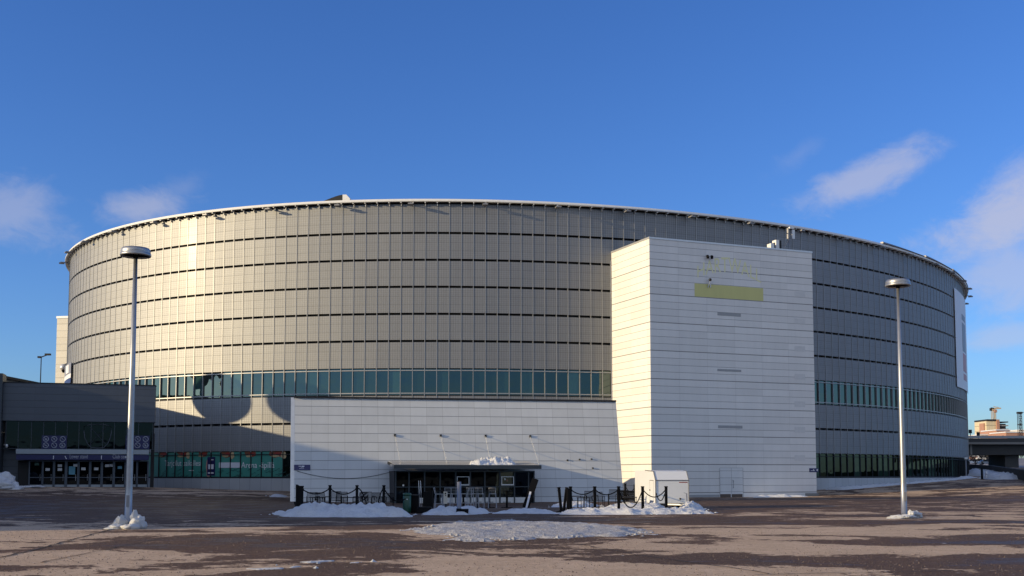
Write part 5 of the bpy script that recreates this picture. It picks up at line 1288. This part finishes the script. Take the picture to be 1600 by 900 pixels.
for px, py, Y, m_, lab in ((1519, 725, 330, 'white', 'small white car beyond the overpass, nearest the arena end'), (1528, 724.5, 335, 'dark_metal', 'dark car beyond the overpass, second from the arena end'), (1541, 726, 322, 'galv', 'silver car beyond the overpass, under its middle'), (1552, 725, 330, 'navy', 'navy car parked beyond the overpass'), (1562, 726.5, 318, 'white', 'white car parked just left of the bridge pier'), (1572, 726, 325, 'galv', 'pale grey car partly behind the bridge pier'), (1535, 719, 385, 'white', 'white car higher up the slope beyond the overpass'), (1566, 718.5, 390, 'dark_metal', 'dark car higher up the slope beyond the overpass')):
    car_small(px, py, Y, m_, lab)
def block(name, px0, px1, py0, Y, m_, label, dep=20, floors=0, py1=742):
    a, b = at(px0, py0, Y), at(px1, py0, Y); t_ = thing(name, label, 'building', ((a.x + b.x) / 2, Y, 0))
    zb = at(px0, py1, Y).z - 4; mb = MB(); mb.prism([(a.x, Y), (b.x, Y), (b.x, Y + dep), (a.x, Y + dep)], zb, a.z); mb.build('wall', M[m_], t_)
    mb = MB(); mb.prism([(a.x - .4, Y - .4), (b.x + .4, Y - .4), (b.x + .4, Y + dep), (a.x - .4, Y + dep)], a.z, a.z + .5); mb.build('roof', M['banner_white'], t_)
    for i in range(floors):
        z = a.z - (i + 1) * (a.z - at(px0, py1, Y).z) / (floors + .5); nw = max(2, int((b.x - a.x) / 3.2))
        for q in range(nw):
            xw = a.x + (q + .5) * (b.x - a.x) / nw; mb = MB(); mb.box((xw, Y - .03, z), ((b.x - a.x) / nw * .6, .1, 1.3)); mb.build('window', M['glass_dark'], t_)
block('low_building', 1546, 1577, 712, 440, 'concrete', 'grey office building seen under the overpass', 16, 2, 730)
block('low_building', 1510, 1534, 713, 450, 'brick', 'brownish building seen under the overpass next to the arena', 16, 1, 730)
# building under construction with its crane, brick blocks, mast
Yc = 620.0
def cx(px, Y=Yc): return at(px, 700, Y).x
def czz(py, Y=Yc): return at(1560, py, Y).z
cb = thing('construction_tower', 'unfinished tower block with a cream face and open concrete floors beyond the overpass', 'building', (cx(1558), Yc, 0))
mb = MB(); mb.prism([(cx(1542.5), Yc), (cx(1557.5), Yc), (cx(1557.5), Yc + 16), (cx(1542.5), Yc + 16)], 0, czz(658)); mb.build('wall', panel_mat('tower_cream', (.60, .52, .36), 1.6, 3.0, wu=.1, wv=.22, joint=.62), cb)
mb = MB(); mb.prism([(cx(1557.6), Yc - 1), (cx(1562), Yc - 1), (cx(1562), Yc + 14), (cx(1557.6), Yc + 14)], 0, czz(655.5)); mb.build('lift_shaft', M['brick'], cb)
mb = MB(); mb.prism([(cx(1562.1), Yc + 1.5), (cx(1574.5), Yc + 1.5), (cx(1574.5), Yc + 14), (cx(1562.1), Yc + 14)], 0, czz(662)); mb.build('core', M['brown'], cb)
for i in range(6): mb = MB(); z = czz(659.4) - i * 2.05; mb.box(((cx(1562.1) + cx(1576.2)) / 2, Yc + 7, z), (cx(1576.2) - cx(1562.1), 15, .55)); mb.build('floor_slab', M['concrete' if i else 'dark_metal'], cb)
mb = MB(); mb.box(((cx(1543) + cx(1557.5)) / 2, Yc + 8, czz(658) + .6), (cx(1558) - cx(1543), 17, .9)); mb.build('roof_edge', M['dark_metal'], cb)
mb = MB(); mb.prism([(cx(1544), Yc + 1), (cx(1557), Yc + 1), (cx(1557), Yc + 12), (cx(1544), Yc + 12)], czz(657.4), czz(655.5)); mb.build('roof', M['sign_white'], cb)
mb = MB(); mb.prism([(cx(1540.6), Yc + 2), (cx(1542.4), Yc + 2), (cx(1542.4), Yc + 8), (cx(1540.6), Yc + 8)], 0, czz(661)); mb.build('side_shaft', M['brick'], cb)
cr = thing('tower_crane', 'pale tower crane above the unfinished block', 'crane', (cx(1557.8), Yc + 3, 0))
mb = MB(); xm = cx(1557.8); zt_ = czz(638.5); w_ = .9
for sx in (-w_, w_):
    for sy in (-w_, w_): mb.bar((xm + sx, Yc + 3 + sy, 5), (xm + sx, Yc + 3 + sy, zt_), .28)
nb = 16
for i in range(nb):
    z0, z1 = czz(655) + (zt_ - czz(655)) * i / nb, czz(655) + (zt_ - czz(655)) * (i + 1) / nb; s_ = 1 if i % 2 else -1
    mb.bar((xm - w_ * s_, Yc + 3 - w_, z0), (xm + w_ * s_, Yc + 3 - w_, z1), .2)
mb.build('mast', M['food_cream'], cr)
mb = MB(); mb.bar((xm, Yc + 3, zt_ + .3), (cx(1569.5), Yc + 3, zt_ + .4), .9, .7); mb.bar((xm, Yc + 3, zt_ + 1.4), (cx(1566), Yc + 3, zt_ + .9), .3); mb.build('jib', M['food_cream'], cr)
mb = MB(); mb.bar((xm, Yc + 3, zt_ + .3), (cx(1554), Yc + 3, zt_ + .5), .9, .7); mb.box((cx(1554.6), Yc + 3, zt_ - .3), (1.6, 1.4, 1.5)); mb.build('counterweight', M['dark_metal'], cr)
mb = MB(); mb.box((xm + .6, Yc + 2, zt_ - 1.3), (1.5, 1.4, 1.6)); mb.build('cab', M['brick'], cr)
block('brick_building', 1557, 1578, 672.5, 560, 'brick', 'low red brick building right of the unfinished block', 18, 2, 690)
block('brick_building', 1572, 1625, 676.0, 540, 'brick', 'long low brick building at the right edge above the bridge', 18, 1, 690)
block('pale_building', 1532, 1558, 680.0, 570, 'cream_panel', 'low pale building left of the brick ones above the bridge', 18, 0, 690)
block('pale_building', 1594, 1625, 672.5, 600, 'cream_panel', 'pale building at the far right edge above the bridge', 18, 0, 690)
x = at(1594.8, 700, 520).x; z1 = at(1594.8, 645, 520).z; lm = thing('lattice_mast', 'slender lattice mast with a dark top at the right edge', 'mast', (x, 520, 0)); mb = MB()
for sx in (-.7, .7):
    for sy in (-.7, .7): mb.bar((x + sx, 520 + sy, 0), (x + sx, 520 + sy, z1), .22)
for i in range(14): z0 = z1 * i / 14; mb.bar((x - .7, 519.3, z0), (x + .7, 519.3, z0 + z1 / 14), .16); mb.bar((x + .7, 519.3, z0), (x - .7, 519.3, z0 + z1 / 14), .16)
mb.build('lattice', M['dark_metal'], lm); mb = MB(); mb.box((x, 520, z1), (2.2, 1.6, .9)); mb.box((x + 1.4, 520, z1 + .1), (1.0, .6, .3)); mb.box((x, 520, z1 * .82), (1.9, 1.6, .4)); mb.build('platform', M['dark_metal'], lm)
# posts and road signs seen over the bridge rail, bare trees beyond it
for px, py in ((1516, 674.2), (1528.5, 678)):
    p = at(px, py, D + 4); s_ = thing('road_sign', 'dark road sign post on the bridge %s' % ('next to the arena edge' if px < 1520 else 'a little right of the arena edge'), 'sign', (p.x, D + 4, bz(691))); mb = MB(); mb.tube([(p.x, D + 4, bz(691)), p], .09, 6); mb.build('pole', M['dark_metal'], s_); mb = MB(); mb.box(p, (.7, .1, .8)); mb.build('plate', M['dark_metal'], s_)
def bare_tree(x, y, g, h, label, seed):
    rt = random.Random(seed); t_ = thing('bare_tree', label, 'tree', (x, y, g)); mb = MB(); tw = MB()
    mb.tube([(x, y, g), (x + .1, y, g + h * .4), (x + .05, y, g + h * .75)], [.22, .15, .06], 7); mb.build('trunk', M['bark'], t_)
    def br(p, d, L, r_, lv):
        q = p + d * L; tw.tube([p, q], [r_, r_ * .6], 4, caps=False)
        if lv:
            for _ in range(4): nd = (d + Vector((rt.uniform(-1, 1), rt.uniform(-1, 1), rt.uniform(-.2, .7))) * .75).normalized(); br(p + d * L * rt.uniform(.45, 1), nd, L * rt.uniform(.5, .75), r_ * .55, lv - 1)
    for i in range(9): a = rt.uniform(0, 6.28); br(Vector((x, y, g + h * rt.uniform(.3, .7))), Vector((math.cos(a) * .7, math.sin(a) * .7, .8)).normalized(), h * .26, .08, 3)
    tw.build('crown', M['bark'], t_)
for i, (px, Y, h) in enumerate(((1513, 300, 7), (1524, 310, 6), (1534, 305, 6.5), (1545, 300, 5.5), (1571, 300, 6.5))):
    p = at(px, 733, Y); bare_tree(p.x, Y, 3.2, h * .8, 'bare winter tree beyond the overpass, %s' % ['nearest the arena end', 'second from the arena end', 'in the middle of the gap', 'right of the middle of the gap', 'beside the bridge pier'][i], i)
# dark wooded ridge behind the viewer: seen only mirrored in the glass
mb = MB(); n_ = 120; rr = random.Random(2); ring = []
for i in range(n_ + 1):
    a = math.pi + math.pi * i / n_; d = 330; x, y = math.cos(a) * d * 1.6, -60 + math.sin(a) * d; h = 17 + 9 * noise.noise(Vector((i * .22, 0, 0))) + 4 * noise.noise(Vector((i * .9, 3, 0)))
    ring.append((x, y, h))
for i in range(n_):
    a, b = ring[i], ring[i + 1]; mb.face([(a[0], a[1], -2), (b[0], b[1], -2), b, a]); mb.face([a, b, (b[0] * 1.3, b[1] * 1.3, b[2] * .8), (a[0] * 1.3, a[1] * 1.3, a[2] * .8)])
tag(mb.build('hill', M['ridge']), 'dark wooded ridge', kind='structure')

# ------------------------------------------------------------------ joints and cracks in the asphalt, 4 mm above it
def crack(pix, wd, seed):
    rr_ = random.Random(seed); pts = [G(*p) for p in pix]; mb = MB(); L = []
    for a, b in zip(pts[:-1], pts[1:]):
        n_ = max(2, int((b - a).length / .5))
        for i in range(n_): q = a.lerp(b, i / n_); L.append(Vector((q.x + rr_.uniform(-.04, .04), q.y + rr_.uniform(-.05, .05), 0)))
    for a, b in zip(L[:-1], L[1:]):
        d = (b - a).normalized(); s_ = Vector((-d.y, d.x, 0)) * wd * rr_.uniform(.35, .6)
        mb.face([(p.x, p.y, gz(p.x, p.y) + .012) for p in (a - s_, b - s_, b + s_, a + s_)])
    tag(mb.build('pavement_joint', M['dark']), 'dark crack in the asphalt', kind='structure')
crack([(-20, 876), (60, 858), (170, 828), (230, 812)], .07, 1); crack([(60, 880), (250, 842), (480, 832), (660, 826)], .04, 2); crack([(840, 838), (1100, 824), (1300, 822), (1600, 820)], .05, 3); crack([(1180, 898), (1400, 894), (1640, 890)], .04, 4); crack([(900, 850), (1000, 868), (1180, 893), (1230, 902)], .05, 5)

# ------------------------------------------------------------------ loose winter grit on the near asphalt
rg = np.random.RandomState(4); n_ = 17000
yy = 11.5 + 27 * rg.rand(n_) ** 1.25; xx = (rg.rand(n_) * 2 - 1) * yy * .56
keep = np.array([noise.noise(Vector((a * .22, b * .30, 7))) + .55 * noise.noise(Vector((a * .9, b * 1.1, 2))) for a, b in zip(xx, yy)]) + rg.rand(n_) * .9 > .28
xx, yy = xx[keep], yy[keep]; zz = gz_arr(xx, yy); rr_ = .006 + .015 * rg.rand(len(xx)) ** 2.2; an_ = rg.rand(len(xx)) * 6.28
mb = MB()
for x, y, z, r_, a in zip(xx, yy, zz, rr_, an_):
    i0 = len(mb.v); r_ = float(r_)
    for k in range(3): mb.v.append((float(x) + r_ * 1.2 * math.cos(a + k * 2.1), float(y) + r_ * 1.2 * math.sin(a + k * 2.1), float(z)))
    mb.v.append((float(x), float(y), float(z) + r_ * 1.1))
    for k in range(3): mb.f.append([i0 + k, i0 + (k + 1) % 3, i0 + 3]); mb.uv.append([(0, 0)] * 3); mb.mi.append(0); mb.sm.append(False)
tag(mb.build('gravel', M['gravel']), 'loose winter grit scattered over the near asphalt', 'gravel', kind='stuff')
